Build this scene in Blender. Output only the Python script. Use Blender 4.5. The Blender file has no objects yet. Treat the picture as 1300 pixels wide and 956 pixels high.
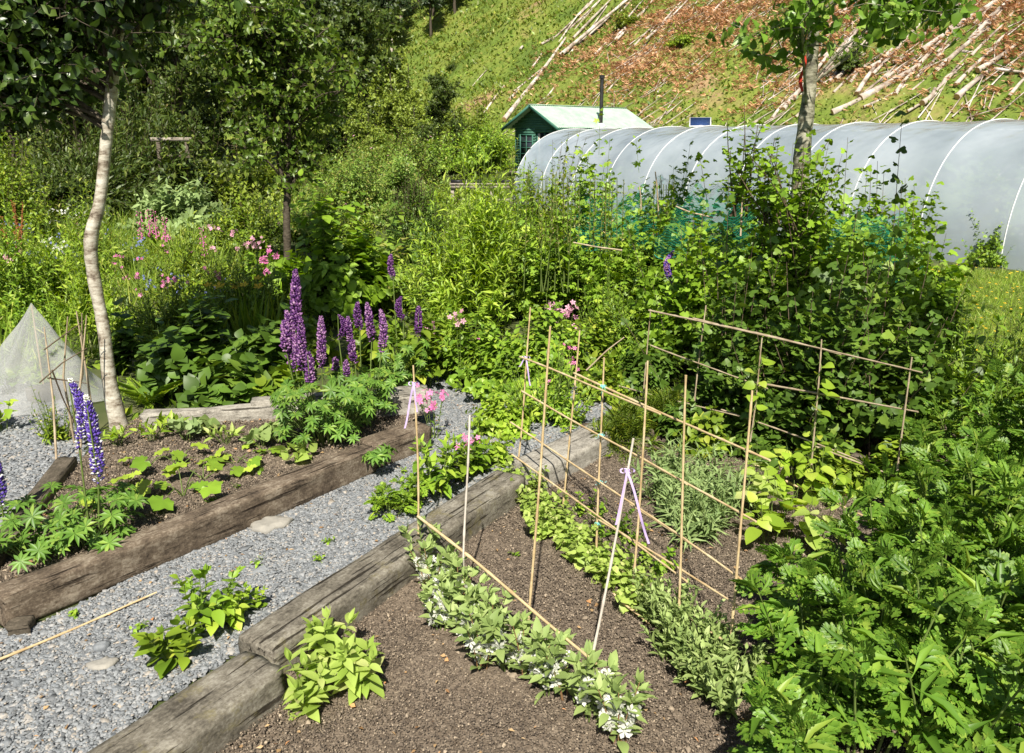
import bpy, math
import numpy as np
from mathutils import Vector, noise as mnoise

# ------------------------------------------------------------------ basics
scene = bpy.context.scene
COL = scene.collection
R = math.radians
CAMZ, FPX, CX, CY, PITCH = 2.3, 1011.0, 650.0, 433.0, R(14.27)
CP, SP = math.cos(PITCH), math.sin(PITCH)

def ray(u, v):
    a = (u - CX) / FPX; b = -(v - CY) / FPX
    return np.array([a, CP + b * SP, -SP + b * CP])
def P(u, v, z=0.0):
    "world point seen at photo pixel (u,v) lying at height z"
    d = ray(u, v); t = (z - CAMZ) / d[2]
    return np.array([0, 0, CAMZ]) + d * t
def PY(u, v, y):
    "world point on pixel (u,v) at distance y ahead"
    d = ray(u, v); t = y / d[1]
    return np.array([0, 0, CAMZ]) + d * t
def depth(p):
    return p[1] * CP + (CAMZ - p[2]) * SP
def on_plane(u, v, A, B):
    "pixel ray hit with the vertical plane through A and B"
    n = np.array([-(B[1] - A[1]), B[0] - A[0], 0.0])
    d = ray(u, v); o = np.array([0, 0, CAMZ])
    t = ((A - o) @ n) / (d @ n)
    return o + d * t

_rl = np.random.RandomState(99).rand(64, 64)
def vn(x, y, s=1.0):
    x = np.asarray(x, float) / s + 1000.3; y = np.asarray(y, float) / s + 1000.7
    xi = np.floor(x).astype(int); yi = np.floor(y).astype(int)
    fx = x - xi; fy = y - yi
    fx = fx * fx * (3 - 2 * fx); fy = fy * fy * (3 - 2 * fy)
    g = lambda i, j: _rl[i % 64, j % 64]
    return ((g(xi, yi) * (1 - fx) + g(xi + 1, yi) * fx) * (1 - fy) +
            (g(xi, yi + 1) * (1 - fx) + g(xi + 1, yi + 1) * fx) * fy)
def fbm(x, y, s=1.0, o=4):
    r = 0; a = .5
    for i in range(o):
        r = r + a * vn(x + 17.1 * i, y - 9.3 * i, s); s /= 2.1; a /= 2
    return r
def sst(x, a, b):
    t = np.clip((np.asarray(x, float) - a) / (b - a), 0, 1); return t * t * (3 - 2 * t)

HN = np.array([.834, .552])             # uphill direction of the hillside
HT = np.array([-.552, .834])            # along its foot, away from the camera
def hs(x, y): return HN[0] * np.asarray(x, float) + HN[1] * (np.asarray(y, float) - 28)
def H(x, y):
    x = np.asarray(x, float); y = np.asarray(y, float)
    s = hs(x, y)
    plat = .92 * sst(s, 5.2, 7.2) * sst(y, 29, 33)
    e = s - 12.5
    ramp = .75 * np.where(e > 30, e, np.where(e > -2, (e + 2) ** 2 / np.maximum(e + 4, .1), 0)) 
    rough = (fbm(x, y, 9) - .47) * 3.2 * sst(s, 11, 22) + (fbm(x, y, 2.2, 2) - .37) * .8 * sst(s, 12, 18)
    back = .30 * np.maximum(0, y - 75) * (1 - sst(s, 10, 30))
    left = .22 * np.maximum(0, -x - 22)
    return plat + ramp + rough + back + left
def hill_hit(u, v, lo=20.0, hi=220.0):
    d = ray(u, v); d = d / d[1]
    y = lo
    while y < hi:
        p = np.array([0, 0, CAMZ]) + d * y
        if p[2] <= float(H(p[0], p[1])): 
            return p
        y += .15
    return None

# ------------------------------------------------------------------ mesh building
def N3(a):
    return a / np.maximum(np.linalg.norm(a, axis=-1, keepdims=True), 1e-9)
def make_mesh(name, bits, mats, smooth=False):
    "bits: list of (V, F[, mat index]); F arrays of tris or quads"
    Vs, loops, starts, mi = [], [], [], []
    off = 0; lo = 0
    for b in bits:
        V = np.asarray(b[0], float); F = np.asarray(b[1], int); m = b[2] if len(b) > 2 else 0
        if len(F) == 0: continue
        Vs.append(V.reshape(-1, 3))
        k = F.shape[1]
        loops.append((F + off).ravel())
        starts.append(lo + np.arange(len(F)) * k)
        mi.append(np.full(len(F), m) if np.isscalar(m) else np.asarray(m))
        off += len(V.reshape(-1, 3)); lo += F.size
    V = np.concatenate(Vs); L = np.concatenate(loops); S = np.concatenate(starts); M = np.concatenate(mi)
    me = bpy.data.meshes.new(name)
    me.vertices.add(len(V)); me.vertices.foreach_set('co', V.astype(np.float32).ravel())
    me.loops.add(len(L)); me.loops.foreach_set('vertex_index', L.astype(np.int32))
    me.polygons.add(len(S)); me.polygons.foreach_set('loop_start', S.astype(np.int32))
    me.polygons.foreach_set('material_index', M.astype(np.int32))
    if smooth: me.polygons.foreach_set('use_smooth', np.ones(len(S), bool))
    for m in (mats if isinstance(mats, (list, tuple)) else [mats]): me.materials.append(m)
    me.update(calc_edges=True); me.validate()
    return me
def link(name, data, parent=None, loc=None, rz=0.0, sc=None):
    o = bpy.data.objects.new(name, data); COL.objects.link(o)
    if parent is not None: o.parent = parent
    if loc is not None: o.location = [float(c) for c in loc]
    if rz: o.rotation_euler = (0, 0, rz)
    if sc is not None: o.scale = (sc, sc, sc) if np.isscalar(sc) else sc
    return o
def tag(o, label, cat, group=None, kind=None):
    o['label'] = label; o['category'] = cat
    if group: o['group'] = group
    if kind: o['kind'] = kind
    return o
def thing(name, label, cat, loc=(0, 0, 0), rz=0.0, group=None, parts=(), sc=None):
    o = link(name, None, None, loc, rz, sc); o.empty_display_size = .1
    tag(o, label, cat, group)
    for pn, me in parts: link(pn, me, o)
    return o

def box(x0, x1, y0, y1, z0, z1):
    V = np.array([[x, y, z] for x in (x0, x1) for y in (y0, y1) for z in (z0, z1)], float)
    F = [[0, 1, 3, 2], [4, 6, 7, 5], [0, 4, 5, 1], [2, 3, 7, 6], [0, 2, 6, 4], [1, 5, 7, 3]]
    return V, np.array(F)
def xf(b, M, t=(0, 0, 0)):
    return (np.asarray(b[0]) @ np.asarray(M, float).T + np.asarray(t, float),) + tuple(b[1:])
def frame(d):
    d = N3(np.asarray(d, float)); ref = np.where(np.abs(d[..., 2:3]) > .9, [1.0, 0, 0], [0, 0, 1.0])
    a = N3(np.cross(d, ref)); b = np.cross(d, a); return a, b
def tube(pts, rad, sides=6, cap=True):
    pts = np.asarray(pts, float); k = len(pts)
    rad = np.full(k, rad) if np.isscalar(rad) else np.asarray(rad, float)
    tan = np.gradient(pts, axis=0); tan = N3(tan)
    a0, b0 = frame(tan[:1]); a = np.repeat(a0, k, 0)
    a = N3(a - (a * tan).sum(1, keepdims=True) * tan); b = np.cross(tan, a)
    th = np.arange(sides) * 2 * math.pi / sides
    V = pts[:, None] + rad[:, None, None] * (a[:, None] * np.cos(th)[None, :, None] + b[:, None] * np.sin(th)[None, :, None])
    V = V.reshape(-1, 3); F = []
    for i in range(k - 1):
        for j in range(sides):
            j2 = (j + 1) % sides
            F.append([i * sides + j, i * sides + j2, (i + 1) * sides + j2, (i + 1) * sides + j])
    if cap:
        V = np.concatenate([V, pts[:1], pts[-1:]])
        c0, c1 = len(V) - 2, len(V) - 1
        for j in range(sides):
            j2 = (j + 1) % sides
            F.append([c0, j2, j, j]); F.append([c1, (k - 1) * sides + j, (k - 1) * sides + j2, (k - 1) * sides + j2])
        F = np.array(F); 
        q = F[:-2 * sides] ; t = F[-2 * sides:, :3]
        return [(V, q), (V, t)]
    return [(V, np.array(F))]
def bez(P0, P1, P2, t):
    t = np.asarray(t)[..., None]
    return (1 - t) ** 2 * P0 + 2 * t * (1 - t) * P1 + t * t * P2
def stems(P0, P1, P2, r0, r1, seg=4, sides=3):
    "many curved tapering stems at once"
    P0, P1, P2 = [np.asarray(p, float).reshape(-1, 3) for p in (P0, P1, P2)]
    n = len(P0); t = np.linspace(0, 1, seg + 1)
    pos = bez(P0[:, None], P1[:, None], P2[:, None], np.broadcast_to(t, (n, seg + 1)))
    tan = N3(2 * (1 - t)[None, :, None] * (P1 - P0)[:, None] + 2 * t[None, :, None] * (P2 - P1)[:, None] + 1e-6)
    a, b = frame(tan)
    r0 = np.broadcast_to(r0, (n,)); r1 = np.broadcast_to(r1, (n,))
    rr = r0[:, None] * (1 - t) + r1[:, None] * t
    th = np.arange(sides) * 2 * math.pi / sides
    V = pos[:, :, None] + rr[:, :, None, None] * (a[:, :, None] * np.cos(th)[:, None] + b[:, :, None] * np.sin(th)[:, None])
    base = (np.arange(n) * (seg + 1) * sides)[:, None, None]
    i = np.arange(seg)[None, :, None] * sides; j = np.arange(sides)[None, None, :]; j2 = (j + 1) % sides
    F = np.stack([base + i + j, base + i + j2, base + i + sides + j2, base + i + sides + j], -1).reshape(-1, 4)
    return (V.reshape(-1, 3), F)

# ------------------------------------------------------------------ leaf shapes (y = length, z = face normal)
def t_rhomb(w=.28, fold=.10, curl=.12, m=.42):
    return np.array([[0, 0, 0], [-w, m, fold], [0, 1, -curl], [w, m, fold], [0, m, 0]]), np.array([[0, 4, 1], [0, 3, 4], [1, 4, 2], [4, 3, 2]])
def t_flat(w=.3, curl=.1, m=.45):
    return np.array([[0, 0, 0], [-w, m, .06], [0, 1, -curl], [w, m, .06]]), np.array([[0, 2, 1], [0, 3, 2]])
def t_leaf(ys, ws, fold=.25, curl=.25, serr=0.0, pet=0.0):
    V = []; F = []; k = len(ys)
    for i, (y, w) in enumerate(zip(ys, ws)):
        z = -curl * y * y
        V += [[-w, y + (serr if 0 < i < k - 1 else 0), z + fold * w], [0, y, z], [w, y + (serr if 0 < i < k - 1 else 0), z + fold * w]]
    for i in range(k - 1):
        a = 3 * i; b = a + 3
        for c, d in ((0, 1), (1, 2)):
            e = c if c == 0 else d            # outer vertex of this half
            if ws[i] > 0 and ws[i + 1] > 0: F += [[a + c, a + d, b + d], [a + c, b + d, b + c]]
            elif ws[i] > 0: F.append([a + c, a + d, b + 1])
            else: F.append([a + 1, b + d, b + c])
    V = np.array(V, float)
    if pet:
        V[:, 1] += pet; nb = len(V)
        V = np.concatenate([V, [[-.012, 0, 0], [.012, 0, 0], [.01, pet, 0], [-.01, pet, 0]]]); F += [[nb, nb + 1, nb + 2], [nb, nb + 2, nb + 3]]
    return V, np.array(F)
def t_ovate(w=.3, **k): return t_leaf([0, .1, .28, .5, .76, 1], [0, w * .62, w * .97, w, w * .56, 0], **k)
def t_lance(w=.12, **k): return t_leaf([0, .3, .65, 1], [0, w, w * .8, 0], **k)
def t_palm(lobes=5, span=280, depth_=.45, pet=.5, teeth=True, cup=.12):
    V = [[0, 0, 0], [.015, 0, 0], [0, pet, 0]]; th = []
    n = lobes * 4
    for i in range(n + 1):
        a = R(-span / 2 + span * i / n)
        ph = (i % 4)
        big = .72 + .28 * math.cos(a)
        rr = big * {0: 1 - depth_, 1: .80, 2: 1.0, 3: .80}[ph] * .55
        if i in (0, n): rr = .18
        V.append([rr * math.sin(a), pet + rr * math.cos(a), -cup * rr + (.06 if ph == 0 else -.02)])
    F = [[0, 1, 2]] + [[2, 3 + i + 1, 3 + i] for i in range(n)]
    return np.array(V, float), np.array(F)
def t_compound(items, pet=0.0):
    "items: (bx,by,ang,len,width)"
    Vs, Fs = [], []; rs = np.random.RandomState(5)
    for i, (bx, by, ang, ln, w) in enumerate(items):
        V, F = t_rhomb(w / ln, .12, .1 , .5)
        V = V * ln; c, s = math.cos(R(ang)), math.sin(R(ang))
        X = V[:, 0] * c + V[:, 1] * s; Y = -V[:, 0] * s + V[:, 1] * c
        z = V[:, 2] + rs.uniform(-.012, .012) - .22 * (by + Y * .5) ** 2
        V = np.stack([X + bx, Y + by + pet, z], 1)
        Fs.append(F + sum(len(q) for q in Vs)); Vs.append(V)
    if pet:
        Fs.append(np.array([[0, 1, 2], [0, 2, 3]]) + sum(len(q) for q in Vs))
        Vs.append(np.array([[-.012, 0, 0], [.012, 0, 0], [.012, pet + .1, 0], [-.012, pet + .1, 0]]))
    return np.concatenate(Vs), np.concatenate(Fs)
def lobed_items(rows, sub=True):
    it = [(0, 0, 0, 1.0, .09)]
    for (y, ln, ang) in rows:
        for s in (-1, 1):
            it.append((0, y, s * ang, ln, .075))
            if sub:
                for f, da, sl in ((.38, 32, .5), (.45, -30, .52), (.7, 25, .33)):
                    it.append((s * math.sin(R(ang)) * ln * f, y + math.cos(R(ang)) * ln * f, s * (ang + da), ln * sl, .050))
    return it
L_RH = t_rhomb(); L_FL = t_flat()
L_OV = t_ovate(.30); L_OVW = t_ovate(.40, fold=.15); L_OVS = t_leaf([0, .08, .2, .35, .5, .66, .82, 1], [0, .24, .33, .31, .30, .2, .15, 0], fold=.2, curl=.3, serr=-.03)
L_HEART = t_leaf([0, .03, .16, .38, .62, .84, 1], [.0, .26, .42, .45, .36, .18, 0], fold=.18, curl=.3, pet=.35)
L_LAN = t_lance(.11); L_LANW = t_lance(.17, curl=.3)
L_PALM = t_palm(5); L_SQ = t_palm(5, 310, .22, .7, cup=.05)
L_CUR = t_palm(3, 290, .38, .4)
L_MUG = t_compound(lobed_items([(.20, .34, 60), (.38, .42, 48), (.56, .36, 40), (.74, .25, 34)]), .12)
L_PINN = t_compound([(0, y, s * 58, l, .035) for y, l in ((.1, .3), (.25, .4), (.4, .38), (.55, .32), (.7, .24), (.82, .15)) for s in (-1, 1)] + [(0, 0, 0, 1, .02)])
L_LUP = t_compound([(0, 0, a, .55 * (1 - .18 * abs(a) / 150), .075) for a in (-150, -112, -75, -38, 0, 38, 75, 112, 150)], .0)
L_THREAD = t_compound([(0, y, s * a, l, .012) for y, l, a in ((.1, .3, 60), (.25, .42, 50), (.42, .36, 45), (.6, .3, 38), (.76, .2, 30)) for s in (-1, 1)] + [(0, 0, 0, 1, .012)] +
                      [(s * .15, y + .13, s * b, .2, .01) for y in (.25, .42, .6) for s in (-1, 1) for b in (5, 80)])
def t_blade(w=.03, lean=.35):
    V = []; F = []
    for i, t in enumerate((0, .4, .75, 1)):
        ww = w * (1 - t ** 2); V += [[-ww, t, -lean * t * t], [ww, t, -lean * t * t]]
    for i in range(3):
        a = 2 * i; F += [[a, a + 1, a + 3], [a, a + 3, a + 2]]
    return np.array(V, float), np.array(F)
L_BLADE = t_blade(); L_IRIS = t_blade(.035, .2); L_STRAP = t_blade(.03, .55)

def put(T, O, D, Nn, S, wid=None):
    TV, TF = T
    D = N3(D); X = N3(np.cross(D, Nn)); Z = np.cross(X, D)
    S = np.broadcast_to(S, (len(O),)); W = S if wid is None else S * wid
    V = (O[:, None] + (TV[None, :, 0:1] * X[:, None]) * W[:, None, None] + (TV[None, :, 1:2] * D[:, None] + TV[None, :, 2:3] * Z[:, None]) * S[:, None, None])
    F = TF[None] + (np.arange(len(O)) * len(TV))[:, None, None]
    return (V.reshape(-1, 3), F.reshape(-1, TF.shape[1]))
def foliage(rs, P0, P1, P2, k, T, size, t0=.35, t1=1.0, ang=60, jit=18, up=.5, prof=(1, .7), sj=.2, droop=0.0, wj=None):
    P0, P1, P2 = [np.asarray(p, float).reshape(-1, 3) for p in (P0, P1, P2)]
    n = len(P0)
    t = t0 + (t1 - t0) * (np.arange(k)[None] + rs.rand(n, k) * .8) / k
    pos = bez(P0[:, None], P1[:, None], P2[:, None], t)
    tan = N3(2 * (1 - t)[..., None] * (P1 - P0)[:, None] + 2 * t[..., None] * (P2 - P1)[:, None] + 1e-6)
    a, b = frame(tan)
    az = np.arange(k)[None] * 2.399 + rs.rand(n, 1) * 6.28 + rs.randn(n, k) * .3
    rad = a * np.cos(az)[..., None] + b * np.sin(az)[..., None]
    an = np.radians(ang + jit * rs.randn(n, k))[..., None]
    D = tan * np.cos(an) + rad * np.sin(an); D[..., 2] -= droop
    Nn = tan * np.sin(an) - rad * np.cos(an) + np.array([0, 0, up]) + .28 * rs.randn(n, k, 3)
    q = (t - t0) / max(t1 - t0, 1e-6)
    S = size * (prof[0] * (1 - q) + prof[1] * q) * np.clip(1 + sj * rs.randn(n, k), .4, 1.6)
    return put(T, pos.reshape(-1, 3), D.reshape(-1, 3), Nn.reshape(-1, 3), S.ravel())
def rdir(rs, n, zmin=-1, zmax=1):
    z = rs.uniform(zmin, zmax, n); p = rs.uniform(0, 2 * math.pi, n); r = np.sqrt(np.maximum(0, 1 - z * z))
    return np.stack([r * np.cos(p), r * np.sin(p), z], 1)

# ------------------------------------------------------------------ materials
def nodes(name):
    m = bpy.data.materials.new(name); m.use_nodes = True
    nt = m.node_tree; nt.nodes.clear()
    return m, nt, nt.nodes, nt.links
def ramp_node(nd, stops):
    r = nd.new('ShaderNodeValToRGB'); e = r.color_ramp.elements
    while len(e) < len(stops): e.new(.5)
    for i, (p, c) in enumerate(stops):
        e[i].position = p; e[i].color = (*c, 1)
    return r
def leafmat(name, c1, c2, trans=.32, rough=.45, c3=None, spec=.35, tw=1.5):
    m, nt, nd, lk = nodes(name)
    geo = nd.new('ShaderNodeNewGeometry')
    st = [(0, c1), (.8, c2), (1.0, c3 or c2)]
    rp = ramp_node(nd, st); lk.new(geo.outputs['Random Per Island'], rp.inputs[0])
    tc = nd.new('ShaderNodeTexCoord'); nz = nd.new('ShaderNodeTexNoise'); nz.inputs['Scale'].default_value = 2.2; nz.inputs['Detail'].default_value = 3
    lk.new(tc.outputs['Object'], nz.inputs['Vector'])
    mr = nd.new('ShaderNodeMapRange'); mr.inputs[1].default_value = .3; mr.inputs[2].default_value = .7; mr.inputs[3].default_value = .72; mr.inputs[4].default_value = 1.3
    lk.new(nz.outputs[0], mr.inputs[0])
    hv = nd.new('ShaderNodeHueSaturation'); lk.new(rp.outputs[0], hv.inputs['Color']); lk.new(mr.outputs[0], hv.inputs['Value'])
    pr = nd.new('ShaderNodeBsdfPrincipled'); pr.inputs['Roughness'].default_value = rough; pr.inputs['Specular IOR Level'].default_value = spec
    lk.new(hv.outputs[0], pr.inputs['Base Color'])
    tr = nd.new('ShaderNodeBsdfTranslucent')
    g = nd.new('ShaderNodeHueSaturation'); g.inputs['Value'].default_value = tw; g.inputs['Hue'].default_value = .49; g.inputs['Saturation'].default_value = 1.1
    lk.new(hv.outputs[0], g.inputs['Color']); lk.new(g.outputs[0], tr.inputs['Color'])
    mx = nd.new('ShaderNodeMixShader'); mx.inputs[0].default_value = trans
    lk.new(pr.outputs[0], mx.inputs[1]); lk.new(tr.outputs[0], mx.inputs[2])
    o = nd.new('ShaderNodeOutputMaterial'); lk.new(mx.outputs[0], o.inputs[0])
    return m
def noisemat(name, stops, scale=8, detail=6, rough=.85, bump=.3, bscale=None, stretch=None, spec=.2, metal=0, coord='Object', dist=.02, per_island=0.0):
    m, nt, nd, lk = nodes(name)
    tc = nd.new('ShaderNodeTexCoord'); mp = nd.new('ShaderNodeMapping'); lk.new(tc.outputs[coord], mp.inputs[0])
    if stretch: mp.inputs['Scale'].default_value = stretch
    nz = nd.new('ShaderNodeTexNoise'); nz.inputs['Scale'].default_value = scale; nz.inputs['Detail'].default_value = detail; nz.inputs['Roughness'].default_value = .62
    lk.new(mp.outputs[0], nz.inputs['Vector'])
    rp = ramp_node(nd, stops)
    src = nz.outputs[0]
    if per_island:
        geo = nd.new('ShaderNodeNewGeometry'); mm = nd.new('ShaderNodeMix'); mm.inputs[0].default_value = per_island
        lk.new(nz.outputs[0], mm.inputs[2]); lk.new(geo.outputs['Random Per Island'], mm.inputs[3]); src = mm.outputs[0]
    lk.new(src, rp.inputs[0])
    pr = nd.new('ShaderNodeBsdfPrincipled'); pr.inputs['Roughness'].default_value = rough; pr.inputs['Specular IOR Level'].default_value = spec; pr.inputs['Metallic'].default_value = metal
    lk.new(rp.outputs[0], pr.inputs['Base Color'])
    if bump:
        n2 = nd.new('ShaderNodeTexNoise'); n2.inputs['Scale'].default_value = bscale or scale * 3; n2.inputs['Detail'].default_value = 8
        lk.new(mp.outputs[0], n2.inputs['Vector'])
        b = nd.new('ShaderNodeBump'); b.inputs['Strength'].default_value = bump; b.inputs['Distance'].default_value = dist
        lk.new(n2.outputs[0], b.inputs['Height']); lk.new(b.outputs[0], pr.inputs['Normal'])
    o = nd.new('ShaderNodeOutputMaterial'); lk.new(pr.outputs[0], o.inputs[0])
    return m
def plain(name, c, rough=.6, **k):
    c2 = tuple(x * .8 for x in c)
    return noisemat(name, [(.3, c2), (.7, c)], scale=12, rough=rough, bump=.08, **k)
# ------------------------------------------------------------------ world, sun, camera
SUN_AZ = math.atan2(-.03, -1.0)        # the sun stands behind the camera, a little to the left
SUN_EL = R(50)
w = bpy.data.worlds.new("World"); scene.world = w; w.use_nodes = True
wn = w.node_tree.nodes; wn.clear(); wl = w.node_tree.links
sky = wn.new('ShaderNodeTexSky'); sky.sky_type = 'NISHITA'; sky.sun_disc = False
sky.sun_elevation = SUN_EL
sdir = Vector((-.03, -1.0, 0)).normalized()
sky.sun_rotation = math.atan2(sdir.x, sdir.y)
bg = wn.new('ShaderNodeBackground'); bg.inputs[1].default_value = .05
wo = wn.new('ShaderNodeOutputWorld'); wl.new(sky.outputs[0], bg.inputs[0]); wl.new(bg.outputs[0], wo.inputs[0])
ld = bpy.data.lights.new('sun', 'SUN'); ld.energy = 5.0; ld.angle = R(.5); ld.color = (1, .94, .82)
sun = bpy.data.objects.new('sun', ld); COL.objects.link(sun)
sv = Vector((sdir.x * math.cos(SUN_EL), sdir.y * math.cos(SUN_EL), math.sin(SUN_EL)))
sun.rotation_euler = sv.to_track_quat('Z', 'Y').to_euler(); sun.location = (0, -5, 20)
cd = bpy.data.cameras.new('camera'); cam = bpy.data.objects.new('camera', cd); COL.objects.link(cam)
cd.sensor_width = 36; cd.lens = 36 * FPX / 1300; cd.shift_y = -45 / 1300; cd.clip_end = 2000; cd.clip_start = .05
cam.location = (0, 0, CAMZ); cam.rotation_euler = (R(90) - PITCH, 0, 0); scene.camera = cam
scene.view_settings.view_transform = 'Standard'; scene.view_settings.look = 'None'
scene.view_settings.exposure = .88; scene.view_settings.gamma = 1
scene.cycles.max_bounces = 8; scene.cycles.transparent_max_bounces = 24; scene.cycles.diffuse_bounces = 3
scene.cycles.glossy_bounces = 2; scene.cycles.transmission_bounces = 4

# ------------------------------------------------------------------ materials of the place
M = {}
M['soil'] = noisemat('soil', [(.3, (.075, .056, .040)), (.5, (.15, .118, .088)), (.72, (.26, .21, .16))], scale=26, detail=10, bump=.9, bscale=90, dist=.015, rough=.95)
M['crumb'] = noisemat('soil_crumb', [(.1, (.05, .039, .03)), (.45, (.11, .087, .066)), (.74, (.175, .14, .105)), (.95, (.42, .34, .25))], scale=40, per_island=.75, bump=.2)
M['ground'] = noisemat('ground_earth', [(.3, (.035, .05, .018)), (.5, (.06, .075, .025)), (.75, (.11, .11, .05))], scale=1.3, detail=8, bump=.5)
M['pathbase'] = noisemat('path_base', [(.3, (.10, .11, .115)), (.6, (.2, .21, .22))], scale=60, detail=8, bump=.8, bscale=120, dist=.01)
M['gravel'] = noisemat('slate_chips', [(.08, (.13, .135, .14)), (.3, (.16, .172, .185)), (.55, (.205, .217, .228)), (.78, (.265, .272, .278)), (.96, (.36, .30, .23))], scale=30, per_island=.8, rough=.6, bump=.25, spec=.4)
M['stone'] = noisemat('flat_stone', [(.3, (.22, .21, .19)), (.7, (.33, .31, .27))], scale=14, bump=.25)
def woodmat(name, dark, mid, light, moss=None, bump=1.0):
    m, nt, nd, lk = nodes(name)
    tc = nd.new('ShaderNodeTexCoord')
    def noise_(scale, det, sc=None, rg=.65):
        z = nd.new('ShaderNodeTexNoise'); z.inputs['Scale'].default_value = scale; z.inputs['Detail'].default_value = det; z.inputs['Roughness'].default_value = rg
        if sc:
            mp = nd.new('ShaderNodeMapping'); mp.inputs['Scale'].default_value = sc; lk.new(tc.outputs['Object'], mp.inputs[0]); lk.new(mp.outputs[0], z.inputs['Vector'])
        else: lk.new(tc.outputs['Object'], z.inputs['Vector'])
        return z
    grain = noise_(1.5, 12, (13, 36, 36), .78); blot = noise_(5.5, 10, None, .7); crack = noise_(1.0, 6, (2.2, 34, 34), .6); fine = noise_(70, 4)
    ad = nd.new('ShaderNodeMix'); ad.inputs[0].default_value = .55; lk.new(grain.outputs[0], ad.inputs[2]); lk.new(blot.outputs[0], ad.inputs[3])
    ad2 = nd.new('ShaderNodeMix'); ad2.inputs[0].default_value = .22; lk.new(ad.outputs[0], ad2.inputs[2]); lk.new(fine.outputs[0], ad2.inputs[3])
    rp = ramp_node(nd, [(.40, dark), (.5, mid), (.60, light)]); lk.new(ad2.outputs[0], rp.inputs[0])
    cr = ramp_node(nd, [(.36, (.22, .2, .18)), (.42, (1, 1, 1))]); lk.new(crack.outputs[0], cr.inputs[0])
    mu = nd.new('ShaderNodeMix'); mu.data_type = 'RGBA'; mu.blend_type = 'MULTIPLY'; mu.inputs[0].default_value = 1; lk.new(rp.outputs[0], mu.inputs[6]); lk.new(cr.outputs[0], mu.inputs[7])
    col = mu.outputs[2]
    if moss:
        n3 = noise_(6, 12, None, .75)
        r3 = ramp_node(nd, [(.54, (0, 0, 0)), (.68, (.8, .8, .8))]); lk.new(n3.outputs[0], r3.inputs[0])
        mx = nd.new('ShaderNodeMix'); mx.data_type = 'RGBA'; lk.new(r3.outputs[0], mx.inputs[0]); lk.new(col, mx.inputs[6]); mx.inputs[7].default_value = (*moss, 1); col = mx.outputs[2]
    pr = nd.new('ShaderNodeBsdfPrincipled'); pr.inputs['Roughness'].default_value = .85; pr.inputs['Specular IOR Level'].default_value = .2
    lk.new(col, pr.inputs['Base Color'])
    sm = nd.new('ShaderNodeMath'); sm.operation = 'ADD'; lk.new(ad2.outputs[0], sm.inputs[0]); lk.new(cr.outputs[0], sm.inputs[1])
    b = nd.new('ShaderNodeBump'); b.inputs['Strength'].default_value = bump; b.inputs['Distance'].default_value = .012; lk.new(sm.outputs[0], b.inputs['Height']); lk.new(b.outputs[0], pr.inputs['Normal'])
    o = nd.new('ShaderNodeOutputMaterial'); lk.new(pr.outputs[0], o.inputs[0]); return m
M['sleeper'] = woodmat('weathered_sleeper', (.04, .03, .022), (.125, .095, .068), (.28, .235, .18), bump=1.0)
M['sleeper_moss'] = woodmat('mossy_sleeper', (.055, .048, .038), (.155, .138, .11), (.29, .27, .225), moss=(.17, .145, .05))
M['sleeper_grey'] = woodmat('grey_board', (.11, .10, .085), (.27, .25, .215), (.42, .40, .35))
M['wood'] = woodmat('bench_timber', (.13, .11, .09), (.30, .26, .21), (.46, .42, .36), bump=.5)
M['darkwood'] = woodmat('dark_board', (.04, .033, .025), (.09, .075, .055), (.17, .14, .11))
M['cane'] = noisemat('bamboo_cane', [(.3, (.38, .26, .13)), (.55, (.55, .42, .24)), (.75, (.66, .55, .36))], scale=9, bump=.2, rough=.45, spec=.4)
M['oldcane'] = noisemat('old_grey_cane', [(.3, (.22, .16, .10)), (.7, (.46, .38, .27))], scale=9, bump=.3, rough=.7)
M['whitecane'] = noisemat('bleached_cane', [(.3, (.48, .42, .36)), (.7, (.66, .60, .54))], scale=9, bump=.2, rough=.6)
M['ribbon'] = plain('lilac_ribbon', (.60, .46, .80), rough=.4)
M['twine'] = plain('blue_twine', (.25, .62, .60), rough=.7)
M['stem'] = noisemat('green_stem', [(.3, (.08, .12, .025)), (.7, (.14, .19, .05))], scale=10, bump=0, rough=.6)
M['stemred'] = noisemat('reddish_stem', [(.3, (.16, .07, .04)), (.7, (.22, .16, .07))], scale=10, bump=0, rough=.6)
M['twig'] = noisemat('brown_twig', [(.3, (.06, .042, .028)), (.7, (.15, .11, .075))], scale=14, bump=0)
M['bark'] = noisemat('dark_bark', [(.3, (.035, .028, .02)), (.7, (.11, .09, .065))], scale=16, bump=.7, bscale=30)
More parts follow.
